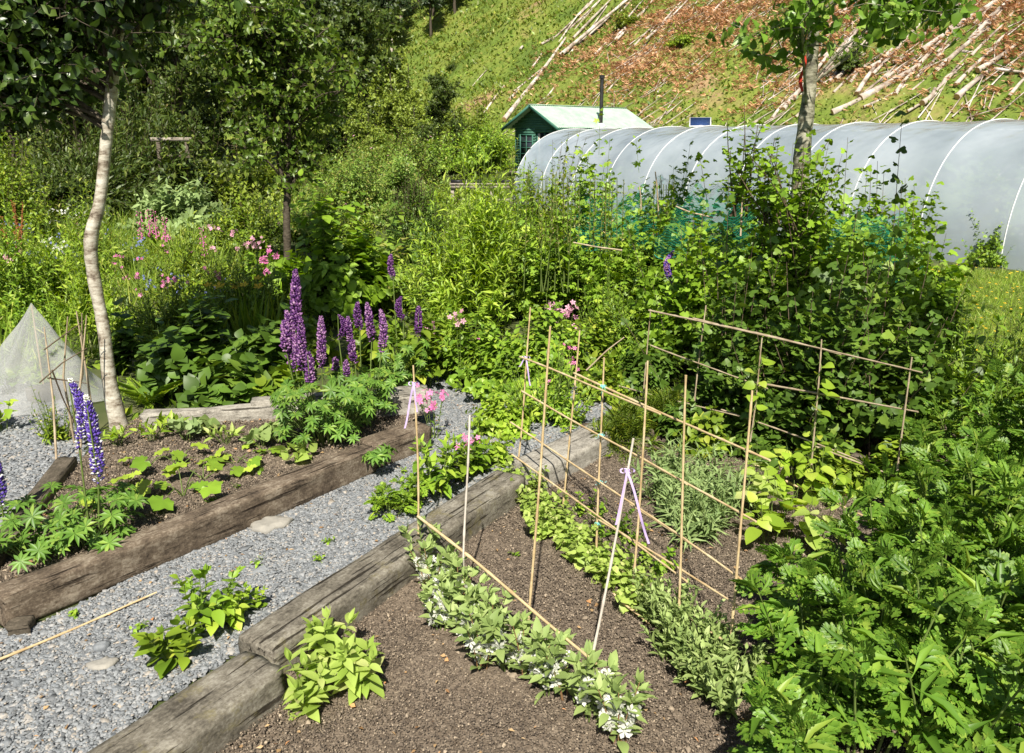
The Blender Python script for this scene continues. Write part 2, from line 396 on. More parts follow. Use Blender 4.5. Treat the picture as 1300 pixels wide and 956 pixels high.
def birchmat(name, a, b_, c, lent):
    m, nt, nd, lk = nodes(name)
    tc = nd.new('ShaderNodeTexCoord'); mp = nd.new('ShaderNodeMapping'); mp.inputs['Scale'].default_value = (9, 9, 26); lk.new(tc.outputs['Object'], mp.inputs[0])
    nz = nd.new('ShaderNodeTexNoise'); nz.inputs['Scale'].default_value = 1.0; nz.inputs['Detail'].default_value = 7; nz.inputs['Roughness'].default_value = .7; lk.new(mp.outputs[0], nz.inputs['Vector'])
    n2 = nd.new('ShaderNodeTexNoise'); n2.inputs['Scale'].default_value = 11; n2.inputs['Detail'].default_value = 10; n2.inputs['Roughness'].default_value = .7; lk.new(tc.outputs['Object'], n2.inputs['Vector'])
    rp = ramp_node(nd, [(.40, lent), (.46, a), (.54, b_), (.66, c)]); 
    ad = nd.new('ShaderNodeMix'); ad.inputs[0].default_value = .45; lk.new(nz.outputs[0], ad.inputs[2]); lk.new(n2.outputs[0], ad.inputs[3]); lk.new(ad.outputs[0], rp.inputs[0])
    pr = nd.new('ShaderNodeBsdfPrincipled'); pr.inputs['Roughness'].default_value = .6; lk.new(rp.outputs[0], pr.inputs['Base Color'])
    b = nd.new('ShaderNodeBump'); b.inputs['Strength'].default_value = .7; b.inputs['Distance'].default_value = .01; lk.new(nz.outputs[0], b.inputs['Height']); lk.new(b.outputs[0], pr.inputs['Normal'])
    o = nd.new('ShaderNodeOutputMaterial'); lk.new(pr.outputs[0], o.inputs[0]); return m
M['birch'] = birchmat('pale_cherry_bark', (.25, .21, .16), (.44, .41, .34), (.60, .57, .50), (.09, .065, .045))
M['birch2'] = birchmat('grey_green_bark', (.12, .115, .075), (.27, .26, .19), (.46, .44, .35), (.06, .055, .035))
G = {}
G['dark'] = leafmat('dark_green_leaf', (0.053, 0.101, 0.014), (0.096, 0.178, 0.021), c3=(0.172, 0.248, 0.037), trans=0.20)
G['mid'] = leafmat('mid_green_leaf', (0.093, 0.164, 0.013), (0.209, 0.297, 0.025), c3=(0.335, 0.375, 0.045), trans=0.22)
G['fresh'] = leafmat('fresh_green_leaf', (0.111, 0.211, 0.019), (0.236, 0.370, 0.033), c3=(0.339, 0.437, 0.052), trans=0.24)
G['lime'] = leafmat('lime_green_leaf', (.18, .30, .025), (.32, .45, .045), c3=(.42, .50, .08), trans=.32)
G['yellow'] = leafmat('yellow_green_leaf', (0.252, 0.367, 0.060), (0.420, 0.525, 0.132), c3=(0.504, 0.525, 0.216), trans=.35)
G['grey'] = leafmat('grey_green_leaf', (.19, .27, .08), (.31, .40, .13), c3=(.40, .47, .20), trans=.25, rough=.6)
G['silver'] = leafmat('silver_green_leaf', (.16, .24, .08), (.28, .37, .14), trans=.25, rough=.6)
G['lupin'] = leafmat('lupin_leaf', (0.078, 0.168, 0.024), (0.144, 0.263, 0.040), c3=(0.228, 0.325, 0.056), trans=.25)
G['mugwort'] = leafmat('mugwort_leaf', (0.082, 0.180, 0.020), (0.159, 0.284, 0.032), c3=(0.262, 0.359, 0.054), trans=.25)
G['currant'] = leafmat('currant_leaf', (0.096, 0.183, 0.014), (0.217, 0.348, 0.025), c3=(.24, .36, .055), trans=0.25)
G['tree'] = leafmat('tree_leaf', (0.023, 0.048, 0.008), (0.050, 0.094, 0.014), c3=(0.098, 0.148, 0.023), rough=.35, spec=.5, trans=0.25)
G['tree2'] = leafmat('small_tree_leaf', (0.057, 0.108, 0.014), (0.121, 0.191, 0.023), c3=(0.240, 0.293, 0.053), rough=.4, trans=0.25)
G['poplar'] = leafmat('glossy_tree_leaf', (0.081, 0.161, 0.020), (0.161, 0.285, 0.035), c3=(0.268, 0.385, 0.070), rough=.35, trans=0.30)
G['far'] = leafmat('far_tree_leaf', (0.033, 0.059, 0.010), (0.076, 0.114, 0.017), c3=(0.142, 0.173, 0.032), trans=0.20)
G['farlight'] = leafmat('far_light_leaf', (0.121, 0.180, 0.026), (0.245, 0.310, 0.040), trans=0.25)
G['conifer'] = leafmat('conifer_needles', (0.019, 0.037, 0.013), (0.046, 0.076, 0.025), c3=(0.083, 0.117, 0.035), trans=0.10)
G['willow'] = leafmat('willow_leaf', (.07, .125, .022), (.15, .225, .04), trans=.35)
G['pinkish'] = leafmat('mottled_shrub_leaf', (.10, .19, .028), (.24, .34, .055), c3=(.34, .30, .09), trans=.33)
G['grass'] = leafmat('grass_blade', (0.116, 0.214, 0.022), (0.283, 0.392, 0.050), c3=(0.436, 0.428, 0.110), trans=.35)
G['hillgrass'] = leafmat('hill_grass', (0.102, 0.146, 0.019), (0.196, 0.226, 0.031), c3=(0.282, 0.250, 0.071), trans=.25)
G['bracken'] = leafmat('hill_bramble', (0.082, 0.148, 0.019), (0.192, 0.282, 0.034), c3=(0.319, 0.355, 0.057), trans=0.20)
G['brash'] = leafmat('dead_brash', (.40, .20, .09), (.62, .35, .18), c3=(.70, .50, .33), trans=.1, tw=1.0)
G['seed'] = leafmat('straw_seedhead', (.30, .22, .09), (.46, .38, .18), trans=.2)
G['rust'] = leafmat('rusty_seed', (.22, .075, .03), (.36, .14, .05), trans=.15)
def petal(name, a, b_, c=None): return leafmat(name, a, b_, c3=c, trans=.25, rough=.55, tw=1.2)
F_ = {}
F_['purple'] = petal('purple_petal', (.06, .012, .10), (.15, .045, .20), (.30, .12, .30))
F_['mauve'] = petal('mauve_petal', (.22, .08, .25), (.38, .20, .38), (.52, .34, .48))
F_['blue'] = petal('blue_violet_petal', (.06, .03, .26), (.13, .07, .40))
F_['white'] = petal('white_petal', (.66, .66, .60), (.82, .82, .76))
F_['pink'] = petal('pink_petal', (.62, .10, .36), (.80, .26, .52))
F_['palepink'] = petal('pale_pink_petal', (.66, .26, .42), (.80, .44, .56))
F_['yellow'] = petal('yellow_petal', (.75, .45, .02), (.85, .60, .04))
F_['bluebell'] = petal('sky_blue_petal', (.14, .17, .52), (.28, .32, .68))
F_['black'] = plain('black_plastic', (.02, .02, .022), rough=.4)

# ------------------------------------------------------------------ terrain
def grid_mesh(xs, ys, zf, mat, name):
    X, Y = np.meshgrid(xs, ys); Z = zf(X, Y)
    V = np.stack([X, Y, Z], -1).reshape(-1, 3); nx, ny = len(xs), len(ys)
    i = np.arange(ny - 1)[:, None] * nx + np.arange(nx - 1)[None]
    F = np.stack([i, i + 1, i + nx + 1, i + nx], -1).reshape(-1, 4)
    return make_mesh(name, [(V, F)], mat, True)
def hillmat():
    m, nt, nd, lk = nodes('hillside_turf')
    tc = nd.new('ShaderNodeTexCoord')
    n1 = nd.new('ShaderNodeTexNoise'); n1.inputs['Scale'].default_value = .16; n1.inputs['Detail'].default_value = 9; n1.inputs['Roughness'].default_value = .68
    lk.new(tc.outputs['Object'], n1.inputs['Vector'])
    rp = ramp_node(nd, [(.35, (.07, .11, .022)), (.47, (.12, .17, .03)), (.56, (.17, .20, .04)), (.68, (.30, .20, .11))]); lk.new(n1.outputs[0], rp.inputs[0])
    n2 = nd.new('ShaderNodeTexNoise'); n2.inputs['Scale'].default_value = 1.4; n2.inputs['Detail'].default_value = 10; lk.new(tc.outputs['Object'], n2.inputs['Vector'])
    b = nd.new('ShaderNodeBump'); b.inputs['Strength'].default_value = 1; b.inputs['Distance'].default_value = .5; lk.new(n2.outputs[0], b.inputs['Height'])
    pr = nd.new('ShaderNodeBsdfPrincipled'); pr.inputs['Roughness'].default_value = .95; pr.inputs['Specular IOR Level'].default_value = .1
    lk.new(rp.outputs[0], pr.inputs['Base Color']); lk.new(b.outputs[0], pr.inputs['Normal'])
    o = nd.new('ShaderNodeOutputMaterial'); lk.new(pr.outputs[0], o.inputs[0]); return m
HMAT = hillmat()
# the flat garden ground and the hillside are one continuous surface, split at the foot line
xs = np.concatenate([np.arange(-400, -90, 20), np.arange(-90, 150, 1.5), np.arange(150, 420, 20)]); ys = np.concatenate([np.arange(-60, 160, 1.5), np.arange(160, 400, 20)])
gme = grid_mesh(xs, ys, H, [M['ground'], HMAT], 'ground')
cen = np.zeros(len(gme.polygons) * 3); gme.polygons.foreach_get('center', cen); cen = cen.reshape(-1, 3)
gme.polygons.foreach_set('material_index', ((hs(cen[:, 0], cen[:, 1]) > 9) | (cen[:, 1] > 75)).astype(np.int32))
tag(link('ground', gme), 'garden ground running back to the steep cleared hillside', 'ground', kind='structure')

def inpoly(pts, poly):
    x, y = pts[:, 0], pts[:, 1]; c = np.zeros(len(pts), bool); n = len(poly)
    for i in range(n):
        x0, y0 = poly[i][:2]; x1, y1 = poly[(i + 1) % n][:2]
        if y0 == y1: continue
        c ^= ((y0 > y) != (y1 > y)) & (x < (x1 - x0) * (y - y0) / (y1 - y0) + x0)
    return c
def sheet(name, pix, z, mat, label, cat, rough=0.0, cell=.05, rs=0, pz=None):
    "an uneven surface patch whose outline was read off the photo and cut back to a fine grid"
    poly = [P(u, v, z if pz is None else pz)[:2] for u, v in pix]
    p = np.array(poly); xs = np.arange(p[:, 0].min(), p[:, 0].max() + cell, cell); ys = np.arange(p[:, 1].min(), p[:, 1].max() + cell, cell)
    X, Y = np.meshgrid(xs, ys)
    Z = z + rough * (fbm(X, Y, .5, 5) - .47) * 2 + rough * .5 * (fbm(X + 9, Y, .09, 2) - .37)
    V = np.stack([X, Y, Z], -1).reshape(-1, 3); nx, ny = len(xs), len(ys)
    i = np.arange(ny - 1)[:, None] * nx + np.arange(nx - 1)[None]
    F = np.stack([i, i + 1, i + nx + 1, i + nx], -1).reshape(-1, 4)
    F = F[inpoly((V[F[:, 0]] + V[F[:, 2]])[:, :2] / 2, poly)]
    o = link(name, make_mesh(name, [(V, F)], mat, True)); tag(o, label, cat, kind='structure')
    return poly
PATH1 = [(-260, 1010), (-260, 800), (-120, 800), (37, 800), (260, 690), (490, 590), (528, 548), (478, 512), (500, 462), (560, 470), (600, 485), (700, 482), (760, 470), (800, 500), (740, 548), (645, 596), (592, 640), (440, 740), (301, 830), (190, 900), (60, 1010)]
PATH2 = [(-330, 800), (-330, 480), (20, 478), (105, 520), (108, 585), (30, 690), (-10, 745), (-100, 800)]
poly1 = sheet('gravel_path', PATH1, .006, M['pathbase'], 'grey slate gravel path between the two raised beds', 'path', .006)
poly2 = sheet('gravel_path', PATH2, .006, M['pathbase'], 'grey slate gravel path left of the left raised bed', 'path', .006)
PATH3 = [(250, 312), (268, 288), (315, 284), (345, 292), (330, 306)]
poly3 = sheet('gravel_path', PATH3, .008, M['pathbase'], 'distant patch of grey gravel path left of the small tree', 'path', .004)
BED_R = [(210, 945), (335, 862), (442, 784), (521, 722), (600, 664), (650, 628), (735, 580), (800, 525), (900, 500), (1250, 520), (1700, 700), (1700, 1120), (0, 1120)]
BED_L = [(-30, 735), (40, 655), (110, 578), (178, 528), (385, 520), (545, 520), (482, 562), (437, 579), (230, 668), (20, 748)]
ZR = .045
polyR = sheet('soil', BED_R, ZR, M['soil'], 'crumbly brown soil of the right raised bed', 'soil', .022, .03)
polyL = sheet('soil', BED_L, .13, M['soil'], 'reddish brown soil of the left raised bed', 'soil', .022, .03)

# gravel: angular slate chips
def chips(rs, poly, dens, smin, smax, z, jz=.006, flat=.35, nearfall=True):
    p = np.array([q[:2] for q in poly]); lo, hi = p.min(0), p.max(0)
    n = int(dens * np.prod(hi - lo)); pts = rs.rand(n, 2) * (hi - lo) + lo
    pts = pts[inpoly(pts, poly)]
    d = np.hypot(pts[:, 0], pts[:, 1])
    if nearfall: pts = pts[rs.rand(len(pts)) < np.clip((5.2 / d) ** 1.6, 0, 1)]
    pts = pts[pts[:, 1] > 2.0]
    n = len(pts); d = np.hypot(pts[:, 0], pts[:, 1])
    S = rs.uniform(smin, smax, n) * (1 + (rs.rand(n) > .96) * .8) * (1 + np.clip((d - 5) * .12, 0, .8))
    base = np.array([[-1, -.7, -1], [.8, -1, -1], [1, .6, -1], [-.5, 1, -1], [-.8, -.5, 1], [.55, -.75, 1], [.7, .5, 1], [-.35, .7, 1]], float)
    V = base[None] * (1 + .35 * rs.randn(n, 8, 3)) ; V[..., 2] *= flat
    V = V * S[:, None, None] * .5
    a = rs.rand(n) * 6.28; ti = rs.randn(n) * .24; tj = rs.randn(n) * .24
    x, y, zz = V[..., 0], V[..., 1], V[..., 2]
    y, zz = y * np.cos(ti)[:, None] - zz * np.sin(ti)[:, None], y * np.sin(ti)[:, None] + zz * np.cos(ti)[:, None]
    x, zz = x * np.cos(tj)[:, None] - zz * np.sin(tj)[:, None], x * np.sin(tj)[:, None] + zz * np.cos(tj)[:, None]
    x, y = x * np.cos(a)[:, None] - y * np.sin(a)[:, None], x * np.sin(a)[:, None] + y * np.cos(a)[:, None]
    W = np.stack([x + pts[:, 0:1], y + pts[:, 1:2], zz + z + rs.rand(n, 1) * jz], -1)
    F = np.array([[0, 1, 2, 3], [4, 5, 6, 7], [0, 1, 5, 4], [1, 2, 6, 5], [2, 3, 7, 6], [3, 0, 4, 7]])
    F = F[None] + (np.arange(n) * 8)[:, None, None]
    return (W.reshape(-1, 3), F.reshape(-1, 4))
rs = np.random.RandomState(1)
tag(link('gravel', make_mesh('gravel', [chips(rs, poly1, 17000, .008, .019, .010, .010, .24), chips(rs, poly1, 160, .025, .045, .012, .006, .2), chips(rs, poly2, 7500, .010, .024, .010, .010, .24), chips(rs, poly3, 500, .03, .06, .012, .01, .3)], M['gravel'])),
    'loose grey slate chippings covering the garden paths', 'gravel', kind='stuff')
tag(link('soil_crumbs', make_mesh('crumbs', [chips(rs, polyR, 14000, .0025, .0075, ZR + .006, .012, .6), chips(rs, polyR, 90, .012, .022, ZR + .006, .01, .5), chips(rs, polyL, 11000, .003, .010, .136, .012, .6), chips(rs, polyL, 90, .012, .024, .136, .01, .5)], M['crumb'])),
    'loose soil crumbs and wood chip mulch on the raised beds', 'mulch', kind='stuff')

# leaf litter and flakes of bark lying on gravel and soil
lit = []
for pl_, zz_, n_ in ((poly1, .024, 420), (poly2, .024, 160), (polyR, ZR + .022, 900), (polyL, .152, 420)):
    p = np.array([q[:2] for q in pl_]); q = rs.rand(n_ * 3, 2) * (p.max(0) - p.min(0)) + p.min(0); q = q[inpoly(q, pl_) & (q[:, 1] < 8)][:n_]
    D = rdir(rs, len(q), -.05, .25); lit.append(put(L_RH, np.column_stack([q, np.full(len(q), zz_)]), D, np.tile([0, 0, 1.], (len(q), 1)) + rs.randn(len(q), 3) * .4, rs.uniform(.010, .034, len(q)), rs.choice([.4, .8, 1.3], len(q))))
tag(link('leaf_litter', make_mesh('litter', lit, leafmat('dry_leaf', (.20, .11, .05), (.42, .29, .15), c3=(.50, .24, .10), trans=.1, tw=1.0))), 'dry leaf and bark flakes scattered over soil and gravel', 'litter', kind='stuff')

# ------------------------------------------------------------------ sleepers
def sleeper(pA, pB, wd, ht, mat, label, z0=0.0, side=1, seed=0, cat='sleeper', group='timber sleepers edging the raised beds', bend=0.0, name='timber_sleeper'):
    "pA, pB: two top corners of one long edge; the timber lies on the given side of it"
    A, B = np.array(pA, float), np.array(pB, float); L = np.linalg.norm((B - A)[:2]); ang = math.atan2(B[1] - A[1], B[0] - A[0])
    nx, ny, nz = max(8, int(L / .035)), 7, 7
    def f(x, y, z):
        v = Vector((x * 2.2 + seed * 9.1, y * 9, z * 9)); w_ = Vector((x * 9 + seed, y * 45, z * 45))
        n = mnoise.noise(v) * .010
        cx, cy, cz = x / L - .5, y / wd - .5, z / ht - .5
        # rounded arrises and worn ends
        e = max(0, abs(cy) - .40) * max(0, abs(cz) - .40) * 6
        ex = max(0, abs(x - L / 2) - (L / 2 - .03)) * .6
        s = 1 - e * .9 - ex * 2 * (.5 + abs(mnoise.noise(Vector((y * 14, z * 14, seed))))) 
        yy = wd / 2 + (y - wd / 2) * s + n * (1 if cy > 0 else -1) + bend * (cx * cx * 4 - 1)
        zz = ht / 2 + (z - ht / 2) * s + n * .8 * (1 if cz > 0 else -1) + (.012 * mnoise.noise(Vector((x * 1.3 + seed, 3, 1))) if cz > -.4 else 0)
        xx = x + (mnoise.noise(Vector((y * 16, z * 16, seed + (5 if cx > 0 else 0)))) * .018 if abs(cx) > .49 else 0)
        return [xx, yy * side, zz]
    idx = {}; V = []; F = []
    def vid(i, j, k):
        if (i, j, k) not in idx:
            idx[(i, j, k)] = len(V); V.append(f(L * i / nx, wd * j / ny, ht * k / nz))
        return idx[(i, j, k)]
    for i in range(nx):
        for j in range(ny):
            for k, fl in ((0, 1), (nz, 0)):
                q = [vid(i, j, k), vid(i + 1, j, k), vid(i + 1, j + 1, k), vid(i, j + 1, k)]; F.append(q[::-1] if fl else q)
        for k in range(nz):
            for j, fl in ((0, 0), (ny, 1)):
                q = [vid(i, j, k), vid(i + 1, j, k), vid(i + 1, j, k + 1), vid(i, j, k + 1)]; F.append(q[::-1] if fl else q)
    for j in range(ny):
        for k in range(nz):
            for i, fl in ((0, 1), (nx, 0)):
                q = [vid(i, j, k), vid(i, j + 1, k), vid(i, j + 1, k + 1), vid(i, j, k + 1)]; F.append(q[::-1] if fl else q)
    F = np.array(F)
    if side < 0: F = F[:, ::-1]
    me = make_mesh(name, [(np.array(V), F)], mat, True)
    o = link(name, me, None, (A[0], A[1], z0), ang)
    tag(o, label, cat, group); return o
ZT = .20
sleeper(P(3, 757, ZT), P(478, 568, ZT), .145, ZT, M['sleeper'], 'long split dark sleeper fronting the left bed along the gravel path', side=1, seed=1, bend=.01)
a0 = P(301, 807, ZT); a1 = P(630, 596, ZT); dd = N3((a1 - a0)); 
sleeper(a0, a1 , .225, ZT + .01, M['sleeper_moss'], 'long mossy sleeper edging the cane bed beside the path, behind the joint', side=-1, seed=2)
a2 = P(309, 822, ZT); a3 = a2 - dd * 1.35
sleeper(a3, a2 , .25, ZT, M['sleeper_moss'], 'short end sleeper at the bottom edge, in front of the saw joint', side=-1, seed=3)
sleeper(P(650, 583, ZT), P(748, 536, ZT), .27, ZT, M['sleeper_grey'], 'pale grey sleeper at the far left corner of the cane bed', side=-1, seed=4)
sleeper(P(742, 535, .14), P(830, 545, .14), .28, .14, M['sleeper'], 'brown flat board lying behind the corner of the cane bed', side=-1, seed=14)
sleeper(P(98, 578, ZT), P(-22, 735, ZT), .13, ZT, M['darkwood'], 'dark sleeper on the left side of the left bed, by the left gravel', side=-1, seed=5)
sleeper(P(178, 526, .24), P(388, 514, .24), .13, .22, M['sleeper_grey'], 'smooth grey sleeper at the back of the left bed under the bushes', side=1, seed=6, z0=.02)
sleeper(P(318, 510, .28), P(470, 500, .28), .15, .28, M['sleeper_grey'], 'second grey sleeper behind the back sleeper, under the purple lupins', side=1, seed=7)
sleeper(P(478, 506, .30), P(548, 500, .30), .30, .18, M['sleeper_grey'], 'weathered square sleeper end stacked at the back corner by the ribboned cane', side=1, seed=8, z0=.12)
sleeper(P(476, 566, .2), P(548, 540, .2), .20, .2, M['sleeper'], 'chunky cut sleeper block under the stacked end at the path corner', side=1, seed=9)
sleeper(P(-60, 705, .2), P(6, 735, .2), .3, .16, M['darkwood'], 'dark log end beside the left lupin at the left edge', side=-1, seed=10)
sleeper(P(6, 798, .06), P(34, 790, .08), .09, .07, M['darkwood'], 'small dark timber offcut on the gravel at the sleeper end', side=1, seed=11, name='timber_offcut', cat='offcut', group=None)
sleeper(P(1020, 560, .22), P(1105, 590, .22), .16, .16, M['darkwood'], 'brown board end showing behind the back cane row', side=1, seed=12, z0=.05)
sleeper(P(48, 500, .12), P(92, 488, .12), .2, .14, M['darkwood'], 'short log weighing down the white net cover', side=1, seed=13, name='log', cat='log', group=None)

# flat stone and pebbles on the path
def rock(name, loc, sx, sy, sz, mat, label, seed):
    rs_ = np.random.RandomState(seed); V = []; F = []; n = 14
    ang = np.arange(n) * 2 * math.pi / n
    rr = 1 + .14 * rs_.randn(n); V.append([0, 0, 1.0])
    for lv, (rad, z) in enumerate(((.55, 1.02), (.88, .86), (1.0, .4), (.92, 0))):
        for a, q in zip(ang, rr): V.append([rad * q * math.cos(a), rad * q * math.sin(a), z + rs_.randn() * .015])
    V = np.array(V) * [sx, sy, sz]
    T = [[0, 1 + i, 1 + (i + 1) % n] for i in range(n)]
    for l in range(3):
        for i in range(n):
            a = 1 + l * n + i; b = 1 + l * n + (i + 1) % n; F.append([a, a + n, b + n, b])
    o = link(name, make_mesh(name, [(V, np.array(T)), (V * 1.0, np.array(F))], mat, True), None, loc, rs_.rand())
    tag(o, label, 'stone'); return o
rock('flat_stone', P(343, 668, .01), .12, .10, .035, M['stone'], 'large flat grey stone on the path against the left bed sleeper', 1)
rock('flat_stone', P(130, 845, .01), .075, .04, .022, M['stone'], 'small pale stone on the gravel at the bottom left', 2)
rock('flat_stone', P(128, 824, .01), .035, .03, .03, M['gravel'], 'small dark slate lump on the gravel above the pale stone', 3)

# ------------------------------------------------------------------ canes
def cane_mesh(A, B, r0, r1, mat, seed=0, bow=.006):
    A, B = np.array(A, float), np.array(B, float); rs_ = np.random.RandomState(seed); L = np.linalg.norm(B - A)
    k = max(8, int(L / .035)); t = np.linspace(0, 1, k); pts = A + (B - A) * t[:, None]
    off = rs_.randn(3) * bow; pts = pts + np.sin(t * math.pi)[:, None] * off + np.sin(t * 7 + seed)[:, None] * rs_.randn(3) * .0018
    r = r0 + (r1 - r0) * t; node = ((np.arange(k) + seed) % 5 == 0); r = r * (1 + .28 * node)
    return make_mesh('cane', [b for b in tube(pts, r, 7)], mat, True)
canes = []
def cane(A, B, label, mat='cane', r0=.0062, r1=.0045, seed=0, group='bamboo canes of the pea frames', parts=()):
    o = link('bamboo_cane', None, None, (0, 0, 0)); A = np.array(A, float)
    me = cane_mesh(A * 0, np.array(B) - A, r0, r1, M[mat], seed)
    bpy.data.objects.remove(o)
    o = link('bamboo_cane', me, None, A); tag(o, label, 'cane', group)
    canes.append(o); return o
ZS = .045
def upright(top, base, label, **k):
    B = P(*base, ZS); y = B[1]; T = PY(top[0], top[1], y)
    B2 = B + (B - T) / np.linalg.norm(B - T) * .06
    return cane(B2, T, label, **k), B, T
o1, b1, t1 = upright((525, 463), (531, 715), 'upright cane with a lilac ribbon at its top, left end of the front row', seed=1)
o2, b2, t2 = upright((596, 527), (587, 773), 'pale upright cane second from the left in the front row', seed=2, mat='whitecane')
o4, b4, t4 = upright((699, 415), (668, 832), 'tall upright cane tied to the low front bar, above the white flowered beans', seed=4)
o10, b10, t10 = upright((804, 557), (738, 895), 'white leaning cane with lilac bow at the right end of the front row', seed=10, mat='whitecane')
o3, b3, t3 = upright((673, 390), (655, 605), 'tallest upright cane at the far end of the middle frame, lilac tie near its top', seed=3)
o5, b5, t5 = upright((736, 419), (713, 662), 'second upright cane of the middle frame from the far end', seed=5)
o6, b6, t6 = upright((767, 454), (757, 705), 'upright cane with two blue twine ties in the middle frame', seed=6)
o7, b7, t7 = upright((822, 458), (800, 773), 'fourth upright cane of the middle frame, beside the pale peas', seed=7)
o8, b8, t8 = upright((871, 477), (861, 815), 'fifth upright cane of the middle frame, before the grey strappy plants', seed=8)
o9, b9, t9 = upright((955, 496), (923, 866), 'nearest upright cane at the right end of the middle frame', seed=9)
def bar(p, q, A, B, label, **k):
    X, Y = on_plane(*p, A, B), on_plane(*q, A, B)
    return cane(X, Y, label, **k), X, Y
fr = .014
def shift(A, B, s):
    n = np.array([-(B[1] - A[1]), B[0] - A[0], 0]); n /= np.linalg.norm(n); return A + n * s, B + n * s
pa, pb = shift(b1, b10, -fr)
bar((531, 655), (757, 842), pa, pb, 'low horizontal cane across the front row above the broad beans', r0=.008, r1=.006, seed=21)
MA, MB = shift(b3, b9, -fr); MC, MD = shift(b3, b9, fr)
bar((660, 453), (838, 526), MA, MB, 'top bar cane of the middle frame, far left half', seed=22)
bar((729, 474), (978, 585), MC, MD, 'top bar cane of the middle frame, near right half', seed=23)
bar((662, 497), (872, 615), MA, MB, 'second bar cane of the middle frame, far half', seed=24)
bar((790, 568), (960, 662), MC, MD, 'second bar cane of the middle frame, near half', seed=25)
bar((648, 536), (872, 686), MA, MB, 'third bar cane of the middle frame, far half', seed=26)
bar((800, 640), (943, 737), MC, MD, 'third bar cane of the middle frame, near half', seed=27)
bar((650, 577), (872, 738), MA, MB, 'fourth bar cane of the middle frame, far half', seed=28)
bar((745, 652), (944, 774), MC, MD, 'fourth bar cane of the middle frame, near half', seed=29)
bar((722, 677), (925, 817), MA, MB, 'lowest bar cane of the middle frame over the pale peas', seed=30)
cane(P(779, 754, .12), P(824, 792, .07), 'short brown cane lying low among the pale peas', seed=31)
# back row
g2 = 'old canes of the back frame'
u1 = upright((896, 388), (877, 548), 'second grey upright cane of the back frame, before the dark currants', mat='oldcane', seed=41, group=g2)
u2 = upright((968, 429), (949, 588), 'third upright of the back frame with a bean twining up it', mat='oldcane', seed=42, group=g2)
u3 = upright((1043, 431), (1027, 624), 'fourth upright cane of the back frame', mat='oldcane', seed=43, group=g2)
u4 = upright((1158, 453), (1133, 664), 'rightmost upright cane of the back frame near the currant leaves', mat='oldcane', seed=44, group=g2)
u5 = upright((826, 392), (815, 520), 'leftmost thin upright cane of the back frame', mat='oldcane', seed=45, group=g2)
BA, BB = shift(u1[1], u4[1], -fr)
bar((824, 394), (1171, 473), BA, BB, 'top bar cane of the back frame', mat='oldcane', seed=46, group=g2, r0=.008)
bar((880, 404), (1068, 450), *shift(u1[1], u4[1], fr), 'second cane doubling the top bar of the back frame', mat='oldcane', seed=47, group=g2)
bar((826, 438), (975, 493), BA, BB, 'middle bar cane of the back frame, left half', mat='oldcane', seed=48, group=g2)
bar((950, 484), (1166, 523), *shift(u1[1], u4[1], fr), 'middle bar cane of the back frame, right half', mat='oldcane', seed=49, group=g2, r0=.008)
bar((786, 490), (950, 531), BA, BB, 'lower bar cane of the back frame, left half', mat='oldcane', seed=50, group=g2)
bar((916, 520), (1088, 583), *shift(u1[1], u4[1], fr), 'lower bar cane of the back frame, middle part', mat='oldcane', seed=51, group=g2)
bar((1030, 565), (1142, 607), BA, BB, 'lower bar cane of the back frame, right end', mat='oldcane', seed=52, group=g2)
cane(P(958, 590, .14), P(1112, 662, .10), 'long brown cane lying low behind the yellow bean leaves', mat='cane', seed=53, group=g2, r0=.008)
cane(P(744, 470, .5), P(792, 428, .75), 'short slanting cane poking from the feathery plant', mat='oldcane', seed=54, group=g2)
cane(P(-40, 853, .035), P(199, 752, .035), 'bamboo cane lying on the gravel at the bottom left', seed=55, group=None, r0=.007)
# ribbons and ties
def ribbon(pts, wd=.010):
    pts = np.array(pts, float); k = len(pts); w_ = np.array([[wd / 2, 0, 0]] * k) ; w_[:, 1] = np.sin(np.arange(k)) * wd / 3
    V = np.concatenate([pts - w_, pts + w_]); i = np.arange(k - 1)
    return (V, np.stack([i, i + 1, i + 1 + k, i + k], 1))
def tie(p, tails, label, mat='ribbon', name='ribbon', loop=.022):
    p = np.array(p, float); bits = []
    for s in (-1, 1):
        th = np.linspace(0, 2 * math.pi, 12); bits.append(ribbon(p + np.stack([s * loop * (1 - np.cos(th)) * .6, -.009 - 0 * th, loop * .45 * np.sin(th) + .004], 1), .006 if mat == 'ribbon' else .004))
    for tx, tz in tails:
        t = np.linspace(0, 1, 8); bits.append(ribbon(p + np.stack([tx * t, -.010 - .006 * np.sin(t * 5), tz * t + .01 * np.sin(t * 6)], 1), .009 if mat == 'ribbon' else .003))
    bits += tube(p + np.array([[0, 0, -.006], [0, 0, .006]]), .0115, 8)
    o = link(name, make_mesh(name, bits, M[mat]), None, (0, 0, 0)); tag(o, label, 'ribbon' if name == 'ribbon' else 'twine tie')
def lerp_px(o, B, T, v):
    "point on the cane B-T at photo row v"
    best = None
    for t in np.linspace(0, 1, 200):
        q = B + (T - B) * t; vv = CY - FPX * ((q[1] * SP + (q[2] - CAMZ) * CP) / depth(q))
        if best is None or abs(vv - v) < best[0]: best = (abs(vv - v), q)
    return best[1]
tie(lerp_px(0, b1, t1, 487), [(-.055, -.24), (.012, -.15)], 'lilac ribbon bow on the leftmost front cane')
tie(lerp_px(0, b10, t10, 597), [(.095, -.30), (-.035, -.22)], 'lilac ribbon bow on the white leaning cane')
tie(lerp_px(0, b3, t3, 454), [(-.05, -.06), (.03, -.19)], 'thin lilac ribbon at the top corner of the middle frame')
tie(lerp_px(0, b6, t6, 490), [(.02, -.03), (-.01, -.05)], 'upper blue twine tie on the middle frame', 'twine', 'twine_tie', .012)
